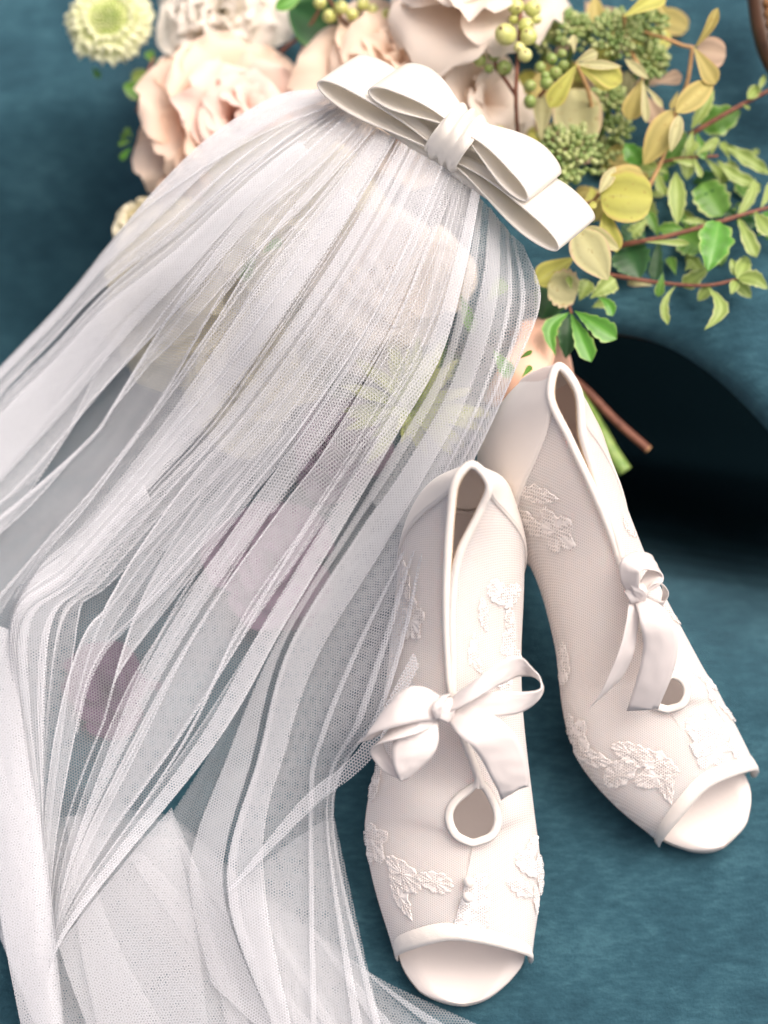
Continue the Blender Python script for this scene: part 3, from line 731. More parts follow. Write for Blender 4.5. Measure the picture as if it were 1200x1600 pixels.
def pleat(nb, F, eL, eR, dz, ang, seed=0, nv=72, h=.08, hmax=.0008, v0=0, v1=1, nu=16):
    """a flattened tubular fold between two edges eL(v), eR(v) given in flow coordinates"""
    rows = []
    for i in range(nv + 1):
        v = v0 + (v1 - v0) * i / nv
        l, r = wind(F, eL(v), v, dz), wind(F, eR(v), v, dz)
        wd = (r - l).length; hh = min(hmax, wd * h) + .0001; rows.append([])
        for j in range(nu):
            th = 2 * math.pi * j / nu
            u_ = .5 - .5 * math.cos(th); s_ = math.sin(th)
            u_ = u_ + .10 * math.sin(2 * math.pi * u_) * 0
            q = l.lerp(r, u_)
            q.z += hh * (s_ if s_ > 0 else s_ * .35) * (1 + .5 * nz(u_ * 3 + seed, v * 6, seed))
            rows[-1].append(q)
    nb.layer(rows, ang, seed * .21, True)
# slivers left open to the velvet: (a, half width as function of v)
def slv(c, w_, v0, vm, v1):
    def f(v):
        k = (v - v0) / (vm - v0) if v < vm else (v1 - v) / (v1 - vm)
        return max(-.4, w_ * k)
    return (c, f)
SLIV = [slv(1.62, .10, .46, .60, .74), slv(4.0, .15, .60, .69, .77), slv(4.5, .20, .66, .77, .92), slv(5.62, .08, .70, .81, .93),
        slv(2.15, .07, .26, .36, .52), slv(.75, .07, .38, .55, .85), slv(3.0, .05, .25, .4, .6), slv(5.2, .07, .25, .42, .6), slv(3.55, .06, .5, .58, .7), slv(2.5, .06, .48, .6, .7), slv(4.85, .05, .42, .55, .66)]
def edges(c, w0, w1, w2, wander, seed):
    r_ = random.Random(seed * 77 + 5)
    cross = [r_.uniform(-1, 1) * wander, r_.uniform(-1, 1) * wander]; brk = r_.uniform(.35, .7); kink = [r_.uniform(-.5, .5) * wander, r_.uniform(-.5, .5) * wander]
    def e(sgn):
        k = 0 if sgn < 0 else 1
        def f(v):
            wd = w0 + (w1 - w0) * min(1, v / .5) + (w2 - w1) * max(0, (v - .5) / .5)
            x = c + sgn * wd / 2 + cross[k] * v * .6 + kink[k] * max(0, v - brk) * 1.2 + .03 * nz(seed * 3.1 + sgn, v * 6, 5)
            if sgn > 0: x = max(x, c - .02 + cross[0] * v * .6 - wd / 2 + kink[0] * max(0, v - brk) * 1.2 + .02)
            for sc_, hw in SLIV:
                h_ = hw(v)
                x = min(x, sc_ - h_) if c < sc_ else max(x, sc_ + h_)
            return max(0, min(6, x))
        return f
    return e(-1), e(1)
ANG = R(52)
back = Net()
sheet(back, G, 0, 6, -.004, 120, 90, ANG + R(3), .002, 1)
back.build('tulle_layer', TULLE, veil)
top = Net(); rnd = random.Random(5)
NB = 3
for k in range(NB):
    c = 6 * (k + .5) / NB + rnd.uniform(-.08, .08)
    w0 = rnd.uniform(.10, .34); w1 = rnd.choice((.06, .12, .3, .45, .6)) * rnd.uniform(.8, 1.2); w2 = rnd.choice((.04, .1, .25, .5, .7)) * rnd.uniform(.8, 1.2)
    l, r = edges(c, w0, w1, w2, .7, k + 1)
    pleat(top, G, l, r, .002 + .009 * rnd.random(), ANG + rnd.uniform(-.25, .25), k + 1)
def panel(nb, F, l, r, dz, ang, seed, nv=84, nu=14, hemw=.0007):
    rows, e1, e2 = [], [], []
    for i in range(nv + 1):
        v = i / nv; L_, R_ = wind(F, l(v), v, dz), wind(F, r(v), v, dz)
        rows.append([L_.lerp(R_, j / nu) + Vector((0, 0, .0016 * nz(j * .22 + seed, v * 5, seed) * min(1, min(j, nu - j) / 3))) for j in range(nu + 1)])
        wd = max(1e-5, (R_ - L_).length); f = min(.45, hemw / wd)
        for e, a_, b_ in ((e1, L_, L_.lerp(R_, f)), (e2, R_, R_.lerp(L_, f))):
            up = Vector((0, 0, .0004)); e.append([b_, a_.lerp(b_, .15) - up, a_, a_.lerp(b_, .15) + up, b_ + up])
    nb.layer(rows, ang, seed * .3)
    nb.layer(e1, ang + .1, seed * .5); nb.layer(e2, ang - .1, seed * .7)
NP = 23
for k in range(NP):
    c = 6 * (k + .5) / NP + rnd.uniform(-.12, .12)
    l, r = edges(c, rnd.uniform(.8, 1.5), rnd.uniform(.25, .8), rnd.uniform(.1, .8), 1.1, k + 201)
    panel(top, G, l, r, .001 + .012 * rnd.random(), ANG + rnd.uniform(-.3, .3), k)
for k, (c, w0, w1, w2) in enumerate([(1.15, .6, .45, .5), (1.45, .5, .2, .15), (1.9, .6, .35, .3), (2.2, .5, .5, .7), (.5, .7, .5, .6), (2.75, .5, .25, .5), (3.7, .4, .5, .3)]):
    l, r = edges(c, w0, w1, w2, .5, k + 401)
    panel(top, G, l, r, .003 + .001 * k, ANG + rnd.uniform(-.3, .3), k + 50)
# fine creases fanning out of the gather
for k in range(44):
    c = 6 * (k + .5) / 44 + rnd.uniform(-.06, .06); l, _r = edges(c, .035, .03, .02, 1.2, k + 501); wv_ = rnd.uniform(.02, .045); r = lambda v, l=l, wv_=wv_: min(6, l(v) + wv_)
    pleat(top, G, l, r, .006 + .006 * rnd.random(), ANG, 300 + k, v0=rnd.choice((0, 0, .05)), v1=rnd.choice((.5, .8, 1, 1)), nu=8, nv=60)
# the broad folds that catch the light
for k, (a0, a1, b0, b1, s0, s1) in enumerate([(2.42, 2.95, 2.45, 3.25, 0, 1), (2.55, 3.05, 2.62, 3.1, .1, 1), (.05, .42, .02, .36, 0, 1), (1.0, 1.42, .95, 1.40, .1, 1), (3.3, 3.6, 3.15, 3.62, .0, 1), (5.75, 6.0, 5.82, 6.0, 0, 1), (2.9, 3.12, 2.95, 3.42, .5, 1)]):
    f0 = lambda v, a0=a0, b0=b0: a0 + (b0 - a0) * v
    f1 = lambda v, a1=a1, b1=b1: a1 + (b1 - a1) * v
    pleat(top, G, f0, f1, .010 + .0004 * k, ANG + R(6 * math.sin(k * 2.1)), 60 + k, h=.08, hmax=.0010, v0=s0, v1=s1)
top.build('tulle_layer', TULLE, veil)
side = Net()
sheet(side, H, 0, 3, -.003, 70, 90, ANG + R(20), .002, 7)
sheet(side, H, 1, 3, .000, 60, 90, ANG + R(8), .0022, 8)
sheet(side, H, .2, 2.3, .002, 40, 60, ANG + R(1), .0022, 9, 0, .45)
for k, (a0, a1, b0, b1, s0, s1) in enumerate([(.95, 1.06, 1.0, 1.12, 0, 1), (2.93, 3.0, 2.9, 3.0, 0, 1), (2.2, 2.32, 2.0, 2.1, 0, 1), (1.0, 1.9, .98, 1.35, 0, 1), (2.5, 2.62, 2.62, 2.75, 0, 1), (.05, .5, .5, 1.0, 0, 1)]):
    f0 = lambda v, a0=a0, b0=b0: a0 + (b0 - a0) * v
    f1 = lambda v, a1=a1, b1=b1: a1 + (b1 - a1) * v
    pleat(side, H, f0, f1, .003 + .0005 * k, ANG + R(10 + 8 * math.sin(k * 1.7)), 90 + k, v0=s0, v1=s1)
DIAG = [[(646, 1018, .088), (560, 1170, .062), (470, 1250, .046), (357, 1389, .034)], [(655, 1040, .088), (585, 1180, .062), (490, 1262, .046), (358, 1396, .034)]]
pleat(side, DIAG, lambda v: 0, lambda v: 1, .002, ANG, 140, nv=30, hmax=.001)
side.build('tulle_layer', TULLE, veil)
# the end of the veil spread on the seat
K = [[(30, 1290, .012), (50, 1450, .010), (60, 1660, .006)], [(150, 1270, .012), (140, 1450, .010), (150, 1660, .006)], [(262, 1275, .012), (325, 1440, .009), (385, 1660, .005)],
     [(362, 1357, .011), (450, 1500, .008), (520, 1660, .005)], [(490, 1452, .009), (565, 1550, .006), (650, 1660, .004)], [(585, 1528, .006), (690, 1575, .004), (830, 1640, .003)]]
hem = Net()
sheet(hem, K, 0, 5, .0, 60, 40, ANG + R(40), .0016, 12)
sheet(hem, K, 0, 4.4, .002, 60, 40, ANG + R(55), .0016, 13, .04)
sheet(hem, K, .2, 3.3, .004, 60, 40, ANG + R(30), .0016, 14, .12)
for k, (a0, a1, b0, b1, s0, s1) in enumerate([(1.2, 1.3, 2.2, 2.6, .2, 1), (2.0, 2.06, 1.9, 2.3, .1, 1), (2.9, 3.0, 3.1, 3.3, 0, 1), (3.9, 4.0, 3.8, 4.1, 0, 1), (.6, .8, 1.1, 1.6, 0, 1), (1.7, 1.75, 2.9, 3.2, .3, 1), (4.4, 4.5, 4.5, 4.7, .1, 1)]):
    f0 = lambda v, a0=a0, b0=b0: a0 + (b0 - a0) * v
    f1 = lambda v, a1=a1, b1=b1: a1 + (b1 - a1) * v
    pleat(hem, K, f0, f1, .004 + .0004 * k, ANG + R(40 + 9 * math.sin(k * 1.3)), 120 + k, nv=40, v0=s0, v1=s1, hmax=.0010)
# pale fold falling from the near apex at the left
def flap(nb, polyL, polyR, ang, seed, n=40, nu=14, wr=.0018):
    L_ = curve([tuple(at(*p)) for p in polyL], n); R_ = curve([tuple(at(*p)) for p in polyR], n); rows = []
    for i in range(n):
        rows.append([])
        for j in range(nu + 1):
            u_ = j / nu; q = L_[i].lerp(R_[i], u_); q.z += wr * nz(u_ * 2 + seed, i / n * 3, seed) + .003 * math.sin(math.pi * u_); rows[-1].append(q)
    nb.layer(rows, ang, seed * .3)
for s_ in range(4):
    flap(hem, [(-60, 960, .055), (-30, 1200, .05), (0, 1430, .045), (40, 1640, .025)], [(15 - s_, 984, .058), (45 - 2 * s_, 1180, .050), (78 - 3 * s_, 1380, .046), (104 - 2 * s_, 1640, .028)], ANG + R(60 + 12 * s_), 3 + s_)
for q_ in range(2): flap(hem, [(91, 1478, .032), (112, 1540, .025), (150, 1640, .012)], [(268, 1262, .036), (345 - 40 * q_, 1450, .024), (400 - 70 * q_, 1640, .010)], ANG + R(35 + 20 * q_), 9 + q_)
flap(hem, [(356, 1390, .031), (395, 1500, .02), (440, 1640, .012)], [(521, 1272, .024), (565, 1470, .014), (604, 1640, .009)], ANG + R(62), 10)
hem.build('tulle_layer', TULLE, veil)

# the hair bow
bc = at(716, 219, .126)
A = Vector((.79, -.60, .03)).normalized()
th = R(31)
Wd = Vector((-.61, -.79, 0)) ; Wd = (Wd - A * Wd.dot(A)).normalized()
Wd = (Wd * math.cos(th) + Vector((0, 0, 1)) * math.sin(th)); Wd = (Wd - A * Wd.dot(A)).normalized()   # near edge, raised
Tn = A.cross(Wd).normalized()
if Tn.z < 0: Tn = -Tn
hb = bpy.data.objects.new('hair_bow', None); put(hb, Matrix.Translation(bc), veil); hb.empty_display_size = .02
def loop(sgn, length, thick, width, lift, off, n=70):
    """teardrop of ribbon in the plane of A and Tn"""
    P, wd = [], []
    for i in range(n):
        u_ = i / (n - 1); a = 2 * math.pi * u_
        s_ = .5 - .5 * math.cos(a)                  # 0 at knot, 1 at far end
        x = length * s_ ** .92; y = thick * .5 * math.sin(a) * (s_ ** .55)
        P.append((x, y)); 
    rows = []
    for (x, y) in P:
        f = x / length
        wv = width * (.42 + .58 * sm(f, .0, .8))
        c = bc + A * sgn * x + Tn * (y + lift * (1 - .3 * f) + .002 * math.sin(f * 3)) + Wd * (off * f)
        row = []
        for j in range(13):
            u_ = j / 12 - .5
            crease = -.0012 * (1 - sm(f, .1, .7)) * math.cos(u_ * 16)
            q = c + Wd * wv * u_ + Tn * (crease + .0022 * (.25 - u_ * u_) * (1 if y > 0 else -1)) 
            row.append(q)
        rows.append(row)
    mb = MB(); mb.grid(rows); return mb.build('bow_loop', BOWSATIN, hb, solid=.0007)
loop(-1, 228 * PX, .0128, .0300, -.0062, .000)
loop(1, 236 * PX, .0135, .0300, -.0062, .003)
loop(-1, 146 * PX, .0112, .0270, .0080, .000)
loop(1, 158 * PX, .0112, .0270, .0080, .002)
# wrapped knot
mb = MB(); rows = []
for i in range(33):
    u_ = i / 32 - .5; row = []
    for j in range(40):
        a = 2 * math.pi * j / 40
        ca = math.copysign(abs(math.cos(a)) ** .75, math.cos(a)); sa_ = math.copysign(abs(math.sin(a)) ** .75, math.sin(a))
        fold = 1 + .15 * math.cos(u_ * 21 + .8 * math.sin(a * 1.0))
        row.append(bc + A * (u_ * 60 * PX + .001 * math.sin(a * 2)) + Wd * ca * .0108 * (.94 + .06 * fold) * (1 + .05 * abs(u_)) + Tn * (sa_ * .0105 * fold * (1 + .03 * math.sin(u_ * 30 + a)) + .001))
    rows.append(row)
mb.grid(rows, None, True); mb.build('bow_knot', BOWSATIN, hb, solid=.001, sub=1)
mb = MB(); cs = [bc + A * (-.052 + .104 * i / 20) - Tn * .011 - Wd * (-.004) for i in range(21)]
mb.tube(cs, .0022, 8); mb.build('hair_comb', BOWSATIN, hb)

# ------------------------------------------------------------------ flowers
def petal_mesh(name, mt, Wf=.62, cup=.35, roll=1.0, ruf=.06, notch=0, seed=0, nu=10, nv=12, bend=.5):
    rows, uvs = [], []
    y = z = 0.0
    for i in range(nv + 1):
        v = i / nv
        phi = bend * (1 - v) - .15 + roll * max(0, v - .62) * -2.2 * -1 * -1
        if i: y += math.cos(phi) / nv; z += math.sin(phi) / nv
        wv = Wf * (v ** .55) * (1 - max(0, v - .55) ** 2.2 * 2.6) if v > 0 else .03
        wv = max(wv, .04)
        row, ur = [], []
        for j in range(nu + 1):
            u_ = 2 * j / nu - 1
            x = wv * u_
            yy = y - .16 * (u_ ** 2) * v ** 2 - notch * .1 * math.exp(-(u_ * 4) ** 2) * v ** 6
            zz = z + cup * (u_ ** 2) * wv * (.4 + .6 * (1 - v)) + ruf * math.sin(u_ * 4.5 + seed * 2.1) * v ** 3 + ruf * .6 * math.sin(u_ * 9 + seed) * v ** 5
            row.append(Vector((x, yy, zz))); ur.append((.5 + .5 * u_, v))
        rows.append(row); uvs.append(ur)
    mb = MB(); mb.grid(rows, uvs); me, _ = mb.mesh(name, mt, center=False); return me
def petal_set(mt, n=5, **kw):
    r_ = random.Random(hash(mt.name) % 1000 if False else len(mt.name))
    return [petal_mesh('petal', mt, seed=i, roll=r_.uniform(.3, 1.1), cup=r_.uniform(.2, .5), ruf=r_.uniform(.03, .09) * kw.get('ruffle', 1), bend=r_.uniform(.3, .7), Wf=r_.uniform(.52, .7)) for i in range(n)]
SETS = {}
def rose(name, c, axis, rad, npet, mt, label, cat='flower', tin=6, tout=96, ruffle=1, smin=.42, seed=0, mt2=None, group='flowers of the bouquet'):
    t = thing(name, c, label, cat, group)
    key = (mt.name, ruffle)
    if key not in SETS: SETS[key] = petal_set(mt, 6, ruffle=ruffle)
    k2 = (mt2.name, ruffle) if mt2 else key
    if k2 not in SETS: SETS[k2] = petal_set(mt2, 6, ruffle=ruffle)
    N_ = Vector(axis).normalized(); e1 = N_.orthogonal().normalized(); e2 = N_.cross(e1)
    r_ = random.Random(seed)
    for i in range(npet):
        f = (i + .5) / npet; al = i * 2.39996 + r_.uniform(-.25, .25)
        rad_ = e1 * math.cos(al) + e2 * math.sin(al)
        be = R(tin + (tout - tin) * f ** .85 + r_.uniform(-8, 8)); s_ = rad * (smin + (1 - smin) * f ** .7) * r_.uniform(.92, 1.08)
        yv = (N_ * math.cos(be) + rad_ * math.sin(be)).normalized(); zv = (N_ * math.sin(be) - rad_ * math.cos(be)).normalized(); xv = yv.cross(zv)
        yaw = r_.uniform(-.18, .18)
        M3 = Matrix((xv, yv, zv)).transposed()
        base = Vector(c) + rad_ * rad * .06 * f - N_ * rad * .35 * f
        me = r_.choice(SETS[k2 if f < .45 else key])
        o = bpy.data.objects.new('petal', me)
        put(o, Matrix.Translation(base) @ (M3.to_4x4()) @ Matrix.Rotation(yaw, 4, 'Z') @ Matrix.Scale(s_, 4), t)
    return t
rose('garden_rose', at(372, 190, .030), (.30, -.05, .9), .050, 34, PEACH, 'large open peach garden rose with ruffled pink heart beside the upper veil edge', mt2=PINK, ruffle=1.5, seed=3, tout=100)
rose('garden_rose', at(625, 120, .042), (.1, .1, .95), .052, 30, BEIGE, 'beige peach garden rose right behind the ivory hair bow', seed=4, ruffle=1.1)
rose('garden_rose', at(750, 160, .045), (.5, -.1, .8), .038, 20, BLUSH, 'blush rose tucked between the bow and the green berries', seed=14, ruffle=1.0, tin=20)
rose('garden_rose', at(750, -40, .075), (.05, .3, .9), .046, 20, BLUSH, 'creamy blush rose cut off by the top edge, above the bow', seed=6, ruffle=.8)
rose('ruffled_flower', at(345, 20, .025), (.05, -.1, .95), .032, 34, WHITE, 'ruffled white flower above the peach garden rose', seed=8, ruffle=2.0, tout=90)
rose('cream_rose', at(290, 450, .042), (-.1, -.1, .95), .046, 26, CREAM, 'pale yellow cream rose seen through the left part of the veil', seed=9)
rose('cream_rose', at(390, 570, .030), (-.1, -.1, .95), .040, 22, CREAM, 'cream rose lowest of the pale roses under the middle of the veil', seed=29)
rose('cream_rose', at(215, 350, .022), (-.5, .1, .8), .018, 12, CREAM, 'small cream bloom peeking out past the left edge of the veil', seed=19)
rose('veiled_rose', at(450, 320, .070), (.1, 0, .95), .044, 24, CREAM, 'cream yellow rose under the upper middle of the veil below the bow', seed=10)
rose('veiled_rose', at(600, 430, .066), (.1, -.1, .95), .042, 22, BLUSH, 'blush white rose under the dense veil pleats near the bow', seed=12)
rose('mauve_flower', at(425, 880, .016), (.1, -.1, .95), .032, 16, MAUVE, 'dusky mauve flower veiled by tulle beside the shoes', seed=15, tin=25)
rose('mauve_flower', at(530, 690, .018), (.1, -.1, .95), .026, 14, MAUVE, 'small mauve flower veiled by tulle below the green wispy bloom', seed=16, tin=25)
rose('plum_flower', at(165, 1080, .002), (.0, -.1, .95), .026, 12, PLUM, 'dark plum flower showing through a gap in the veil folds', seed=17, tin=35)
# wispy green flower under the veil
wf = thing('wispy_flower', at(640, 640, .03), 'pale green wispy flower with thread-like bracts under the veil by the shoes', 'flower', 'flowers of the bouquet')
wm_ = petal_mesh('bract', WISP, Wf=.10, cup=.2, roll=.2, ruf=.05, seed=2)
for i in range(34):
    al = i * 2.4; be = R(40 + 60 * random.random()); N_ = Vector((.1, -.1, 1)).normalized(); e1 = N_.orthogonal().normalized(); e2 = N_.cross(e1)
    rd = e1 * math.cos(al) + e2 * math.sin(al); yv = (N_ * math.cos(be) + rd * math.sin(be)).normalized(); zv = (N_ * math.sin(be) - rd * math.cos(be)).normalized()
    put(bpy.data.objects.new('bract', wm_), Matrix.Translation(at(640, 640, .058)) @ Matrix((yv.cross(zv), yv, zv)).transposed().to_4x4() @ Matrix.Scale(random.uniform(.022, .036), 4), wf)
mb = MB(); mb.ball(at(640, 640, .046), .006, 10, 8); mb.build('seed_pod', BERRYG, wf)
# scabiosa
sc = thing('scabiosa', at(172, 36, .02), 'round pale green and cream scabiosa at the top left on dark velvet', 'flower', 'flowers of the bouquet')
cS = at(172, 36, .03); SP = [petal_mesh('petal', SCAB, Wf=.42, cup=.25, roll=.8, ruf=.16, notch=1, seed=i, bend=.4) for i in range(4)]
N_ = Vector((-.05, -.1, 1)).normalized(); e1 = N_.orthogonal().normalized(); e2 = N_.cross(e1)
for ring, (cnt, s_, be, r0) in enumerate(((22, .0125, 82, .0090), (18, .0115, 62, .0075), (16, .0085, 40, .0065))):
    for i in range(cnt):
        al = 2 * math.pi * i / cnt + ring * .2 + random.uniform(-.08, .08); b_ = R(be + random.uniform(-8, 8))
        rd = e1 * math.cos(al) + e2 * math.sin(al); yv = (N_ * math.cos(b_) + rd * math.sin(b_)).normalized(); zv = (N_ * math.sin(b_) - rd * math.cos(b_)).normalized()
        put(bpy.data.objects.new('petal', random.choice(SP)), Matrix.Translation(cS + rd * r0 + N_ * .0015 * ring) @ Matrix((yv.cross(zv), yv, zv)).transposed().to_4x4() @ Matrix.Scale(s_ * random.uniform(.9, 1.1), 4), sc)
mb = MB()
for i in range(190):
    f = (i + .5) / 190; al = i * 2.39996; th_ = f ** .5 * 1.25
    d = (N_ * math.cos(th_) + (e1 * math.cos(al) + e2 * math.sin(al)) * math.sin(th_))
    mb.ball(cS + N_ * -.001 + d * .0102, .00072 + .0004 * f, 6, 4, d, 1.6)
tag(mb.build('floret_dome', FLORET, sc), kind='stuff')
mb = MB(); mb.ball(cS - N_ * .001, .0092, 16, 10); mb.build('flower_core', STEMG, sc)

# ------------------------------------------------------------------ leaves
def leaf(parent, base, tip, wpx, mt, zb=.05, zt=None, kind='ovate', bend=0, fold=.25, wave=.0, arch=.06, roll=0, name='leaf', nu=8, nv=14, freq=5, seed=0):
    zt = zb if zt is None else zt
    B = at(base[0], base[1], zb); T_ = at(tip[0], tip[1], zt); d = T_ - B; L = d.length; d = d / L
    upv = -FWD; s_ = d.cross(upv).normalized(); nn = s_.cross(d).normalized()
    rq = Matrix.Rotation(R(roll), 3, d); s_ = rq @ s_; nn = rq @ nn
    hw = wpx * PX / 2; rows, uvs = [], []
    for i in range(nv + 1):
        v = i / nv
        if kind == 'ovate': f = math.sin(math.pi * v ** .8) ** .8
        elif kind == 'obovate': f = (v ** .9) * (1 - v ** 7) * 1.12
        elif kind == 'round': f = math.sqrt(max(0, 1 - (2 * v - 1) ** 2)) ** .8
        else: f = math.sin(math.pi * v) ** .9
        f = max(.03 if v < .99 else .0, f)
        c = B + d * (v * L) + s_ * (bend * PX * math.sin(math.pi * v)) + nn * (arch * L * math.sin(math.pi * v))
        row, ur = [], []
        for j in range(nu + 1):
            u_ = 2 * j / nu - 1
            jag = 1 + (.10 * math.sin(v * 6.283 * freq + seed) * abs(u_) if wave else 0)
            q = c + s_ * (hw * f * u_ * jag) + nn * (fold * hw * f * abs(u_) + wave * hw * math.sin(v * 6.283 * freq + seed + (1.2 if u_ > 0 else 0)) * u_ * u_)
            row.append(q); ur.append((j / nu, v))
        rows.append(row); uvs.append(ur)
    mb = MB(); mb.grid(rows, uvs); return mb.build(name, mt, parent)

# antique hydrangea
hy = thing('hydrangea', at(960, 230, .02), 'antique hydrangea head with chartreuse and tan sepals beside the bow', 'flower', 'flowers of the bouquet')
S = lambda b_, t_, w_, m_=SEPAL, zb=.075, zt=None, kind='obovate', **k: leaf(hy, b_, t_, w_, m_, zb, zt, kind, name='sepal', **k)
S((902, 100), (858, 168), 44, zb=.088, zt=.080, fold=.15); S((902, 98), (972, 128), 54, SEPAL, .090, .085, fold=.12, arch=.1); S((900, 100), (972, 104), 16, SEPALPALE, .093, .091, kind='lance')
S((900, 96), (934, 82), 26, SEPALPALE, .088, .09); S((897, 84), (896, 54), 16, SEPALPALE, .09, .092); S((905, 106), (955, 140), 30, SEPAL, .080, .078)
S((846, 222), (848, 148), 46, SEPALPALE, .062); S((905, 232), (898, 138), 82, SEPALPALE, .060, kind='round'); S((842, 232), (832, 205), 24, SEPAL, .06)
S((1004, 122), (982, 188), 48, SEPALTAN, .075, .068); S((1004, 122), (1010, 192), 20, SEPALPALE, .078, .074, kind='obovate'); S((1008, 134), (1036, 168), 14, SEPALPALE, .073)
S((1010, 150), (1030, 195), 46, SEPALPINK, .060); S((1025, 130), (1066, 118), 34, SEPALPINK, .062, fold=.1)
S((976, 92), (1014, 124), 17, SEPALPALE, .080, kind='lance')
S((1084, 76), (1122, 12), 24, SEPALTAN, .085, .095, kind='obovate', fold=.7, bend=4); S((1088, 78), (1134, 88), 52, SEPALPINK, .078, .076, kind='round', fold=.1)
S((1084, 74), (1118, 132), 42, SEPALTAN, .086, .080, fold=.2); S((1056, 176), (1116, 124), 40, SEPALTAN, .080, .078, kind='ovate', fold=.25)
S((1056, 172), (1006, 258), 50, SEPALTAN, .078, .070, kind='ovate', fold=.12); S((1062, 180), (1048, 238), 22, SEPALPALE, .082, .078, kind='ovate'); S((1060, 142), (1048, 172), 14, SEPALTAN, .066)
S((974, 26), (1040, -10), 44, SEPAL, .090, .088); S((1020, -6), (1040, 22), 20, SEPALTAN, .080); S((985, 0), (1040, -34), 50, SEPAL, .088)
S((938, 304), (1020, 312), 84, SEPAL, .080, kind='round', fold=.08); S((940, 300), (1008, 276), 60, SEPALTAN, .074, .072, kind='round', fold=.1)
S((950, 315), (964, 394), 46, SEPAL, .074, .070, bend=8); S((900, 358), (950, 438), 62, SEPALPALE, .084, .080, kind='ovate', fold=.1); S((908, 358), (968, 390), 32, SEPALPALE, .080, .078, kind='ovate')
S((898, 402), (836, 442), 56, SEPAL, .066); S((915, 326), (932, 318), 16, SEPAL, .08); S((936, 302), (962, 260), 20, SEPALPALE, .083, kind='lance')
S((955, 300), (930, 345), 44, SEPALTAN, .062); S((1010, 235), (1040, 215), 30, SEPALPINK, .05); S((870, 0), (830, 40), 50, SEPALTAN, .05); S((930, -10), (930, 40), 44, SEPALTAN, .055)
rb = random.Random(21)
for i in range(46):
    x, y = rb.uniform(835, 1050), rb.uniform(0, 330)
    if x > 960 + .3 * y and y > 120: x -= 80
    al = rb.uniform(0, 6.28); L_ = rb.uniform(36, 70)
    S((x, y), (x + L_ * math.cos(al), y + L_ * math.sin(al)), L_ * rb.uniform(.6, .95), rb.choice((SEPAL, SEPALTAN, SEPALPALE, SEPALPINK, SEPAL)), rb.uniform(.030, .052), None, rb.choice(('obovate', 'round', 'ovate')), fold=rb.uniform(.05, .3))
for p, q in (((900, 98), (925, 170)), ((1004, 122), (985, 80)), ((1040, 60), (1082, 74)), ((1082, 74), (1056, 174)), ((1040, 60), (985, 40)), ((936, 302), (905, 320)), ((1056, 174), (1010, 300)), ((976, 24), (962, 60))):
    mb = MB(); P_ = curve([tuple(at(*p, .078)), tuple(at((p[0] + q[0]) / 2 + 5, (p[1] + q[1]) / 2 + 4, .07)), tuple(at(*q, .062))], 8); mb.tube(P_, .0009, 6); mb.build('stalk', CUTEND, hy)

# sedum-like clusters of buds: each cluster a sprig of its own
mb = MB(); mb.ball((0, 0, 0), 1, 7, 6, None, 1.7); BM1, _ = mb.mesh('bud', BUD, center=False)
mb = MB(); mb.ball((0, 0, 0), 1, 7, 6, None, 1.7); BM2, _ = mb.mesh('bud', BUDTIP, center=False)
SEDL = ['dense green bud cluster right beside the bow knot end', 'green bud cluster by the top edge above the yellow sepals', 'green bud cluster nearest the curled tan sepals at the top', 'dim green bud cluster behind the hanging berries', 'green bud cluster behind the uppermost berries',
        'green bud cluster above the folded tan sepals', 'small green bud cluster under the bright yellow-green sepals', 'shaded green bud cluster left of the dark green leaf', 'small green bud cluster touching the lower bow loop', 'little bud cluster left of the tan folded sepal']
for (x, y, rx, z, cnt), lb in zip([(888, 238, 52, .060, 85), (962, 56, 42, .066, 70), (1012, 40, 32, .062, 45), (896, 50, 34, .058, 45), (852, 62, 26, .050, 30), (1016, 96, 32, .058, 45), (952, 154, 26, .058, 36), (952, 245, 34, .044, 45), (884, 278, 24, .056, 26), (966, 205, 22, .054, 24)], SEDL):
    c = at(x, y, z); t = thing('bud_sprig', c, lb, 'bud sprig', 'sprigs of green buds in the bouquet'); r_ = random.Random(x * 7 + y)
    mb = MB(); mb.tube([c + Vector((-.004, -.012, -.03)), c + Vector((0, -.003, -.008)), c], .0012, 6); mb.build('stem', STEMG, t)
    for i in range(cnt):
        f = (i + .5) / cnt; al = i * 2.39996; rr = rx * PX * f ** .5 * r_.uniform(.9, 1.1)
        d = Vector((math.cos(al) * f ** .5 * .85, math.sin(al) * f ** .5 * .85, 1 - .55 * f)).normalized()
        p = c + Vector((math.cos(al) * rr, math.sin(al) * rr, .006 * (1 - f) + r_.uniform(-.0015, .002)))
        s_ = r_.uniform(.00115, .0016)
        q = Vector((0, 0, 1)).rotation_difference((d + Vector((r_.uniform(-.3, .3), r_.uniform(-.3, .3), 0))).normalized())
        put(bpy.data.objects.new('bud', BM2 if r_.random() < .4 else BM1), Matrix.Translation(p) @ q.to_matrix().to_4x4() @ Matrix.Scale(s_, 4), t)
        if i % 4 == 0:
            pass

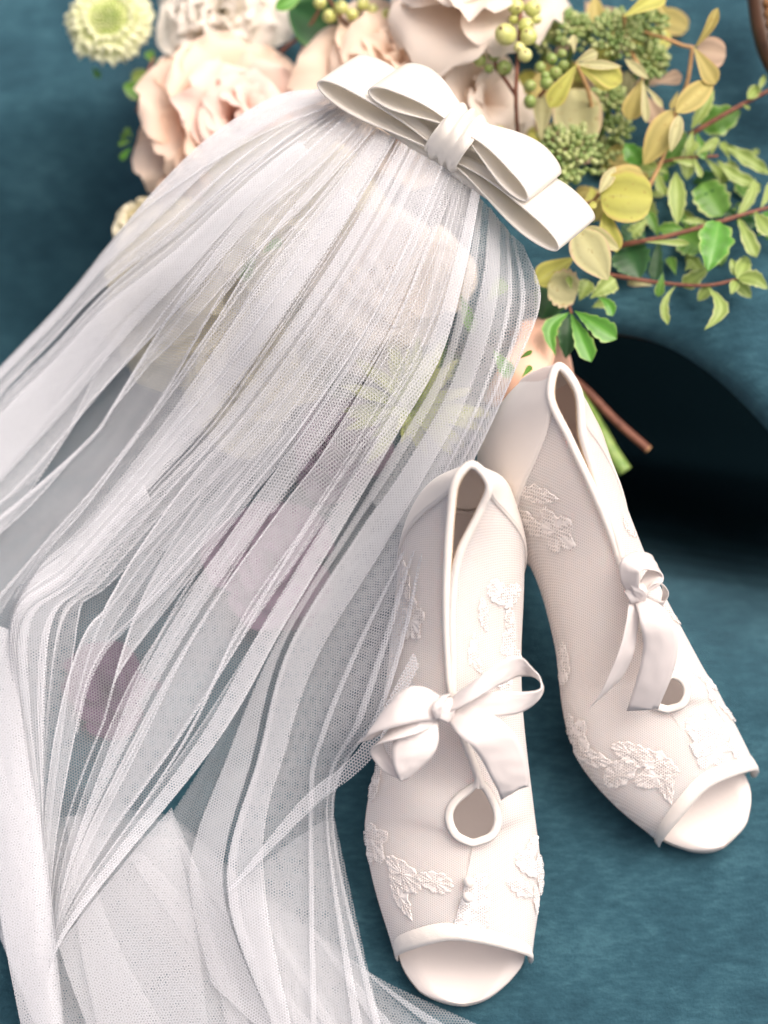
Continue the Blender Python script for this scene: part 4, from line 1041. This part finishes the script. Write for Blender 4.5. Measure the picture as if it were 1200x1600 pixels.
# berries
mb = MB(); mb.ball((0, 0, 0), 1, 14, 10, None, 1.05); BE1, _ = mb.mesh('berry', BERRY, center=False)
mb = MB(); mb.ball((0, 0, 0), 1, 14, 10, None, 1.15); BE2, _ = mb.mesh('berry', BERRYG, center=False)
mb = MB(); mb.ball((0, 0, 0), .18, 6, 4); BTIP, _ = mb.mesh('berry_tip', TWIG, center=False)
def berries(label, stems, items, me, z):
    t = thing('berry_sprig', at(items[0][0], items[0][1], z), label, 'berry sprig', 'berry sprigs in the bouquet')
    for st in stems:
        mb = MB(); mb.tube(curve([tuple(at(*p)) for p in st], 12), .0009, 6); mb.build('stem', TWIG, t)
    for x, y, r_ in items:
        d = Vector((random.uniform(-.6, .6), random.uniform(-.8, .2), .7)).normalized(); q = Vector((0, 0, 1)).rotation_difference(d)
        c = at(x, y, z + random.uniform(-.002, .003))
        m_ = Matrix.Translation(c) @ q.to_matrix().to_4x4() @ Matrix.Scale(r_ * PX, 4)
        o = put(bpy.data.objects.new('berry', me), m_, t)
        put(bpy.data.objects.new('berry_tip', BTIP), Matrix.Translation(c + d * r_ * PX * 1.05) @ Matrix.Scale(r_ * PX, 4), o)
berries('cream green berries hanging on the brown upright stem right of the bow', [[(815, -10, .085), (812, 50, .085), (806, 150, .075), (811, 235, .05)], [(806, 150, .075), (790, 125, .07), (776, 108, .068)]],
        [(806, 10, 14), (832, 14, 14), (790, 54, 18), (822, 40, 13), (826, 57, 14), (812, 74, 10), (820, 86, 12), (803, 30, 9), (838, 30, 9)], BE1, .085)
berries('small cluster of green berries just above the bow end of the brown stem', [[(776, 108, .068), (772, 90, .07)]], [(764, 74, 10), (772, 86, 11), (750, 94, 11), (764, 107, 8), (788, 106, 13), (778, 70, 8)], BE2, .070)
berries('green berries left of the bright yellow-green sepal', [[(868, 120, .07), (835, 160, .06)]], [(862, 92, 10), (880, 102, 9), (844, 105, 9), (852, 118, 8), (868, 114, 11), (854, 130, 11), (828, 134, 10), (878, 84, 8), (828, 158, 10)], BE2, .078)
berries('pale green berries at the top edge between the white flower and the bow', [[(508, -10, .05), (535, 30, .05), (552, 54, .045)]], [(515, 25, 12), (533, 12, 12), (550, 23, 11), (567, 7, 11), (580, 32, 11), (582, 15, 10), (607, 25, 14), (500, 4, 11), (560, 42, 8)], BE1, .055)
berries('single pale berry beside the brown stem by the bow knot', [[(811, 225, .06), (780, 207, .066)]], [(780, 207, 11), (828, 160, 11)], BE1, .066)

rl = random.Random(8)
# leafy twigs on the right
def twig(label, path, r, leaves, group='leafy twigs in the bouquet', mt=TWIG):
    t = thing('leafy_twig', at(*path[0]), label, 'twig', group)
    mb = MB(); n = 20; mb.tube(curve([tuple(at(*p)) for p in path], n), [r * (1.2 - .5 * i / n) for i in range(n)], 8); mb.build('stem', mt, t)
    for i, lf in enumerate(leaves):
        bse, tp, wd, m_ = lf[:4]; kw = dict(lf[4]) if len(lf) > 4 else {}
        kw.setdefault('zb', .06); kw.setdefault('wave', .12); kw.setdefault('seed', i * 1.3); kw.setdefault('kind', 'obovate'); kw.setdefault('zt', kw['zb'] + random.uniform(-.006, .004))
        leaf(t, bse, tp, wd, m_, **kw)
        B_ = at(bse[0], bse[1], kw['zb'])
    return t
twig('reddish twig of wavy green leaves through the middle of the right edge', [(940, 395, .050), (976, 382, .056), (1040, 370, .060), (1120, 348, .062), (1172, 332, .062), (1250, 312, .062)], .0011, [
    ((976, 384), (1000, 436), 64, LEAFDARK, dict(zb=.052, kind='ovate', wave=.05)), ((978, 380), (1000, 352), 46, LEAFDARK, dict(zb=.050, kind='ovate')), ((1030, 372), (1022, 440), 30, LEAFDARK, dict(zb=.045)),
    ((1124, 345), (1106, 424), 56, LEAFBRIGHT, dict(zb=.066, wave=.16, kind='ovate', freq=4)), ((1128, 338), (1096, 286), 58, LEAFMID, dict(zb=.054, kind='round', freq=4)),
    ((1062, 366), (1100, 388), 54, LEAFMID, dict(zb=.048, kind='round', freq=4)), ((1008, 378), (1078, 380), 15, LEAFPALE, dict(zb=.064, kind='obovate', wave=0)), ((1058, 352), (1056, 268), 30, LEAFPALE, dict(zb=.056, kind='lance', wave=.03)),
    ((1152, 338), (1182, 402), 34, LEAFPALE, dict(zb=.06, freq=3)), ((1178, 330), (1206, 368), 40, LEAFPALE, dict(zb=.062)), ((1188, 326), (1210, 286), 26, LEAFPALE, dict(zb=.058)), ((1165, 332), (1186, 290), 24, LEAFPALE, dict(zb=.056, bend=-6)),
    ((1112, 348), (1068, 344), 16, LEAFPALE, dict(zb=.05)), ((1100, 352), (1060, 330), 20, LEAFPALE, dict(zb=.046)), ((1080, 360), (1050, 320), 24, LEAFMID, dict(zb=.044)), ((1030, 372), (1012, 330), 26, LEAFMID, dict(zb=.046))])
twig('lowest reddish twig with small pale leaves and two curled hanging ones', [(930, 424, .050), (956, 430, .052), (1032, 442, .056), (1104, 446, .058), (1152, 436, .058), (1168, 430, .058)], .0009, [
    ((1112, 416), (1066, 448), 36, LEAFPALE, dict(zb=.058, freq=4)), ((1056, 446), (1043, 508), 20, LEAFPALE, dict(zb=.058, bend=12, wave=.2)), ((1106, 448), (1100, 516), 24, LEAFPALE, dict(zb=.058, kind='lance', bend=-24, wave=.12)),
    ((1110, 446), (1090, 470), 20, LEAFPALE, dict(zb=.056, kind='ovate')), ((1152, 436), (1168, 400), 26, LEAFPALE, dict(zb=.06, kind='ovate')), ((1154, 434), (1200, 452), 26, LEAFPALE, dict(zb=.06, kind='ovate', bend=-8)),
    ((1150, 440), (1174, 466), 22, LEAFPALE, dict(zb=.056, kind='ovate')), ((1150, 438), (1142, 460), 16, LEAFPALE, dict(zb=.058, kind='ovate')), ((1036, 426), (1028, 464), 22, LEAFMID, dict(zb=.06)), ((1020, 446), (978, 436), 26, SEPALPALE, dict(zb=.046, wave=0)),
    ((1150, 432), (1142, 404), 14, LEAFPALE, dict(zb=.058, kind='ovate')), ((1056, 430), (1046, 402), 24, LEAFMID, dict(zb=.052)), ((1070, 424), (1082, 406), 16, LEAFPALE, dict(zb=.055, freq=4)), ((975, 436), (978, 462), 12, LEAFMID, dict(zb=.04))])
twig('upper reddish twig with a mid green leaf, reaching the right edge at the top', [(1078, 210, .058), (1092, 202, .060), (1144, 172, .064), (1200, 142, .066), (1250, 118, .066)], .0011, [
    ((1094, 200), (1158, 174), 50, LEAFMID, dict(zb=.054, kind='ovate', freq=3)), ((1080, 202), (1116, 140), 22, LEAFPALE, dict(zb=.064, kind='lance', wave=.1)), ((1168, 154), (1188, 134), 20, LEAFPALE, dict(zb=.068, kind='ovate', wave=.03)), ((1186, 140), (1196, 116), 10, LEAFPALE, dict(zb=.068, kind='lance')),
    ((1160, 164), (1172, 170), 8, LEAFPALE, dict(zb=.066)), ((1082, 204), (1076, 240), 22, LEAFPALE, dict(zb=.062)), ((1088, 206), (1100, 250), 24, LEAFMID, dict(zb=.060)), ((1076, 206), (1040, 260), 36, LEAFMID, dict(zb=.048))])
twig('short twig of curly pale leaves between the two longer twigs', [(995, 268, .052), (1008, 264, .054), (1040, 252, .058), (1080, 246, .060), (1122, 244, .060)], .0008, [
    ((1132, 226), (1206, 274), 24, LEAFPALE, dict(zb=.060, kind='lance', wave=.35, freq=3)), ((1120, 250), (1190, 290), 22, LEAFPALE, dict(zb=.060, kind='lance', bend=8, wave=.25, freq=3)), ((1100, 246), (1138, 284), 24, LEAFPALE, dict(zb=.056)), ((1084, 244), (1124, 216), 18, LEAFPALE, dict(zb=.062, wave=.2)),
    ((1050, 250), (1086, 256), 16, LEAFPALE, dict(zb=.064)), ((1084, 246), (1096, 278), 14, LEAFPALE, dict(zb=.064)), ((1030, 258), (1042, 306), 22, LEAFPALE, dict(zb=.060, bend=8, wave=.2)), ((1010, 270), (1036, 284), 20, LEAFPALE, dict(zb=.058)), ((1040, 254), (1040, 285), 16, LEAFMID, dict(zb=.055)),
    ((1000, 258), (976, 224), 34, LEAFBRIGHT, dict(zb=.058, kind='ovate', freq=3)), ((1072, 246), (1092, 222), 16, LEAFPALE, dict(zb=.064)), ((1110, 244), (1120, 214), 14, LEAFPALE, dict(zb=.06)), ((1140, 250), (1128, 222), 20, LEAFPALE, dict(zb=.058, wave=.25)),
    *[((x, y), (x + L_ * math.cos(al), y + L_ * math.sin(al)), L_ * rl.uniform(.45, .8), rl.choice((LEAFPALE, LEAFPALE, LEAFMID, LEAFDARK, LEAFBRIGHT)), dict(zb=rl.uniform(.030, .056), wave=rl.uniform(.05, .3), freq=rl.choice((3, 4, 5)), kind=rl.choice(('ovate', 'obovate', 'lance'))))
      for x, y, al, L_ in [(rl.uniform(1000, 1200), rl.uniform(205, 425), rl.uniform(0, 6.28), rl.uniform(24, 52)) for _ in range(52)]],
    ((1180, 278), (1150, 340), 18, LEAFPALE, dict(zb=.056, kind='lance', bend=-6)), ((1120, 300), (1140, 262), 22, LEAFPALE, dict(zb=.05))])
twig('sprig of glossy bright green leaves hanging over the dark gap above the shoes', [(870, 430, .058), (884, 462, .062), (893, 490, .064)], .0008, [
    ((892, 490), (924, 566), 42, LEAFBRIGHT, dict(zb=.064, kind='obovate', wave=.06, fold=.35)), ((898, 486), (964, 530), 48, LEAFBRIGHT, dict(zb=.068, kind='obovate', wave=.06)), ((890, 488), (868, 556), 26, LEAFBRIGHT, dict(zb=.064, kind='lance', bend=22)), ((890, 494), (884, 560), 34, LEAFDARK, dict(zb=.056, kind='ovate')),
    ((902, 458), (856, 444), 62, SEPALPALE, dict(zb=.064, kind='round', wave=.02)), ((922, 466), (962, 436), 44, LEAFPALE, dict(zb=.060, kind='obovate')), ((934, 464), (958, 494), 26, LEAFBRIGHT, dict(zb=.062, kind='obovate', bend=-6)), ((905, 470), (920, 438), 40, LEAFPALE, dict(zb=.058)), ((868, 450), (846, 500), 56, LEAFDARK, dict(zb=.048, kind='ovate')),
    ((925, 480), (950, 470), 30, LEAFPALE, dict(zb=.056)), ((893, 452), (888, 432), 16, LEAFPALE, dict(zb=.07))])
twig('dark green leafy sprig between the scabiosa and the peach garden rose', [(215, 175, .02), (225, 130, .025), (240, 90, .025)], .0008, [
    ((230, 150), (192, 132), 34, LEAFMID, dict(zb=.02, kind='ovate')), ((236, 120), (205, 120), 26, LEAFPALE, dict(zb=.02, kind='round')), ((240, 100), (232, 80), 24, LEAFMID, dict(zb=.02)), ((205, 200), (190, 218), 14, LEAFMID, dict(zb=.02)), ((205, 230), (188, 250), 16, LEAFBRIGHT, dict(zb=.02)), ((206, 220), (184, 226), 12, LEAFMID, dict(zb=.02)), ((208, 215), (196, 200), 12, LEAFMID, dict(zb=.02)), ((245, 90), (250, 116), 12, LEAFMID, dict(zb=.02)),
    ((145, 105), (156, 122), 16, LEAFBRIGHT, dict(zb=.01))])
twig('broad dark green leaves behind the tip of the hair bow at the top', [(440, 80, .03), (480, 45, .04), (505, 5, .045)], .0008, [
    ((540, 62), (450, 10), 92, LEAFDARK, dict(zb=.040, kind='ovate', wave=0)), ((470, 70), (505, -30), 60, LEAFDARK, dict(zb=.034, kind='ovate', wave=0)), ((640, 40), (560, 60), 40, LEAFMID, dict(zb=.038, wave=0)), ((430, 14), (470, -6), 26, LEAFBRIGHT, dict(zb=.06, kind='ovate', wave=0)), ((720, 30), (640, 50), 40, LEAFDARK, dict(zb=.036, wave=0))])
twig('green leaves glimpsed through the veil among the cream roses', [(360, 340, .06), (400, 370, .062), (440, 400, .06)], .0008, [
    ((410, 395), (440, 375), 22, LEAFBRIGHT, dict(zb=.085)), ((330, 370), (352, 345), 20, LEAFMID, dict(zb=.08)), ((400, 395), (380, 440), 30, LEAFMID, dict(zb=.075)), ((700, 520), (660, 590), 50, LEAFDARK, dict(zb=.055)), ((720, 460), (740, 520), 30, LEAFBRIGHT, dict(zb=.07)), ((770, 545), (800, 590), 34, LEAFBRIGHT, dict(zb=.07)), ((690, 540), (730, 600), 50, LEAFDARK, dict(zb=.04)), ((760, 470), (790, 440), 34, LEAFMID, dict(zb=.07)),
    ((640, 480), (600, 540), 60, LEAFMID, dict(zb=.05)), ((560, 560), (520, 620), 70, LEAFDARK, dict(zb=.03)), ((480, 560), (420, 640), 70, LEAFMID, dict(zb=.03)), ((380, 560), (320, 620), 60, LEAFMID, dict(zb=.025)), ((815, 590), (830, 572), 14, LEAFMID, dict(zb=.08)), ((812, 560), (832, 548), 10, LEAFMID, dict(zb=.08))])
# stems and ribbon
def cutstem(label, path, r, mt, endmt):
    t = thing('flower_stem', at(*path[0]), label, 'stem', 'cut stems of the bouquet')
    P_ = curve([tuple(at(*p)) for p in path], 14); mb = MB(); mb.tube(P_, r, 12); mb.build('stalk', mt, t)
    d = (P_[-1] - P_[-2]).normalized(); mb = MB(); mb.tube([P_[-1] - d * .0005, P_[-1] + d * .0004], [r * 1.05, r * .9], 12); mb.build('cut_end', endmt, t)
cutstem('thin red-brown cut stem sticking out behind the shoes over the dark gap', [(800, 520, .04), (905, 600, .012), (960, 655, .006), (1013, 702, .002)], .0019, TWIG, CUTEND)
cutstem('thick green cut stem beside the shoe that is clear of the veil', [(860, 560, .03), (930, 660, .002), (955, 705, -.002), (976, 736, -.004)], .0034, STEMG, STEMG)
pr = thing('peach_ribbon', at(835, 570, .05), 'peach satin ribbon wrapped round the bouquet stems behind the shoes', 'ribbon')
ribbon('ribbon_band', [(842, 500, .050), (838, 530, .056), (828, 565, .058), (808, 600, .056), (785, 640, .045)], [60, 66, 72, 76, 70], [V((1, .1, .0)), V((1, .1, -.1)), V((1, -.3, -.1)), V((.9, -.4, -.1)), V((.9, -.4, -.1))], pr, PEACHRIB, sag=.25)
ribbon('ribbon_band', [(835, 500, .046), (860, 530, .050), (872, 560, .046), (880, 590, .04)], [30, 40, 40, 36], [V((1, .3, .0))] * 4, pr, PEACHRIB, sag=.25)
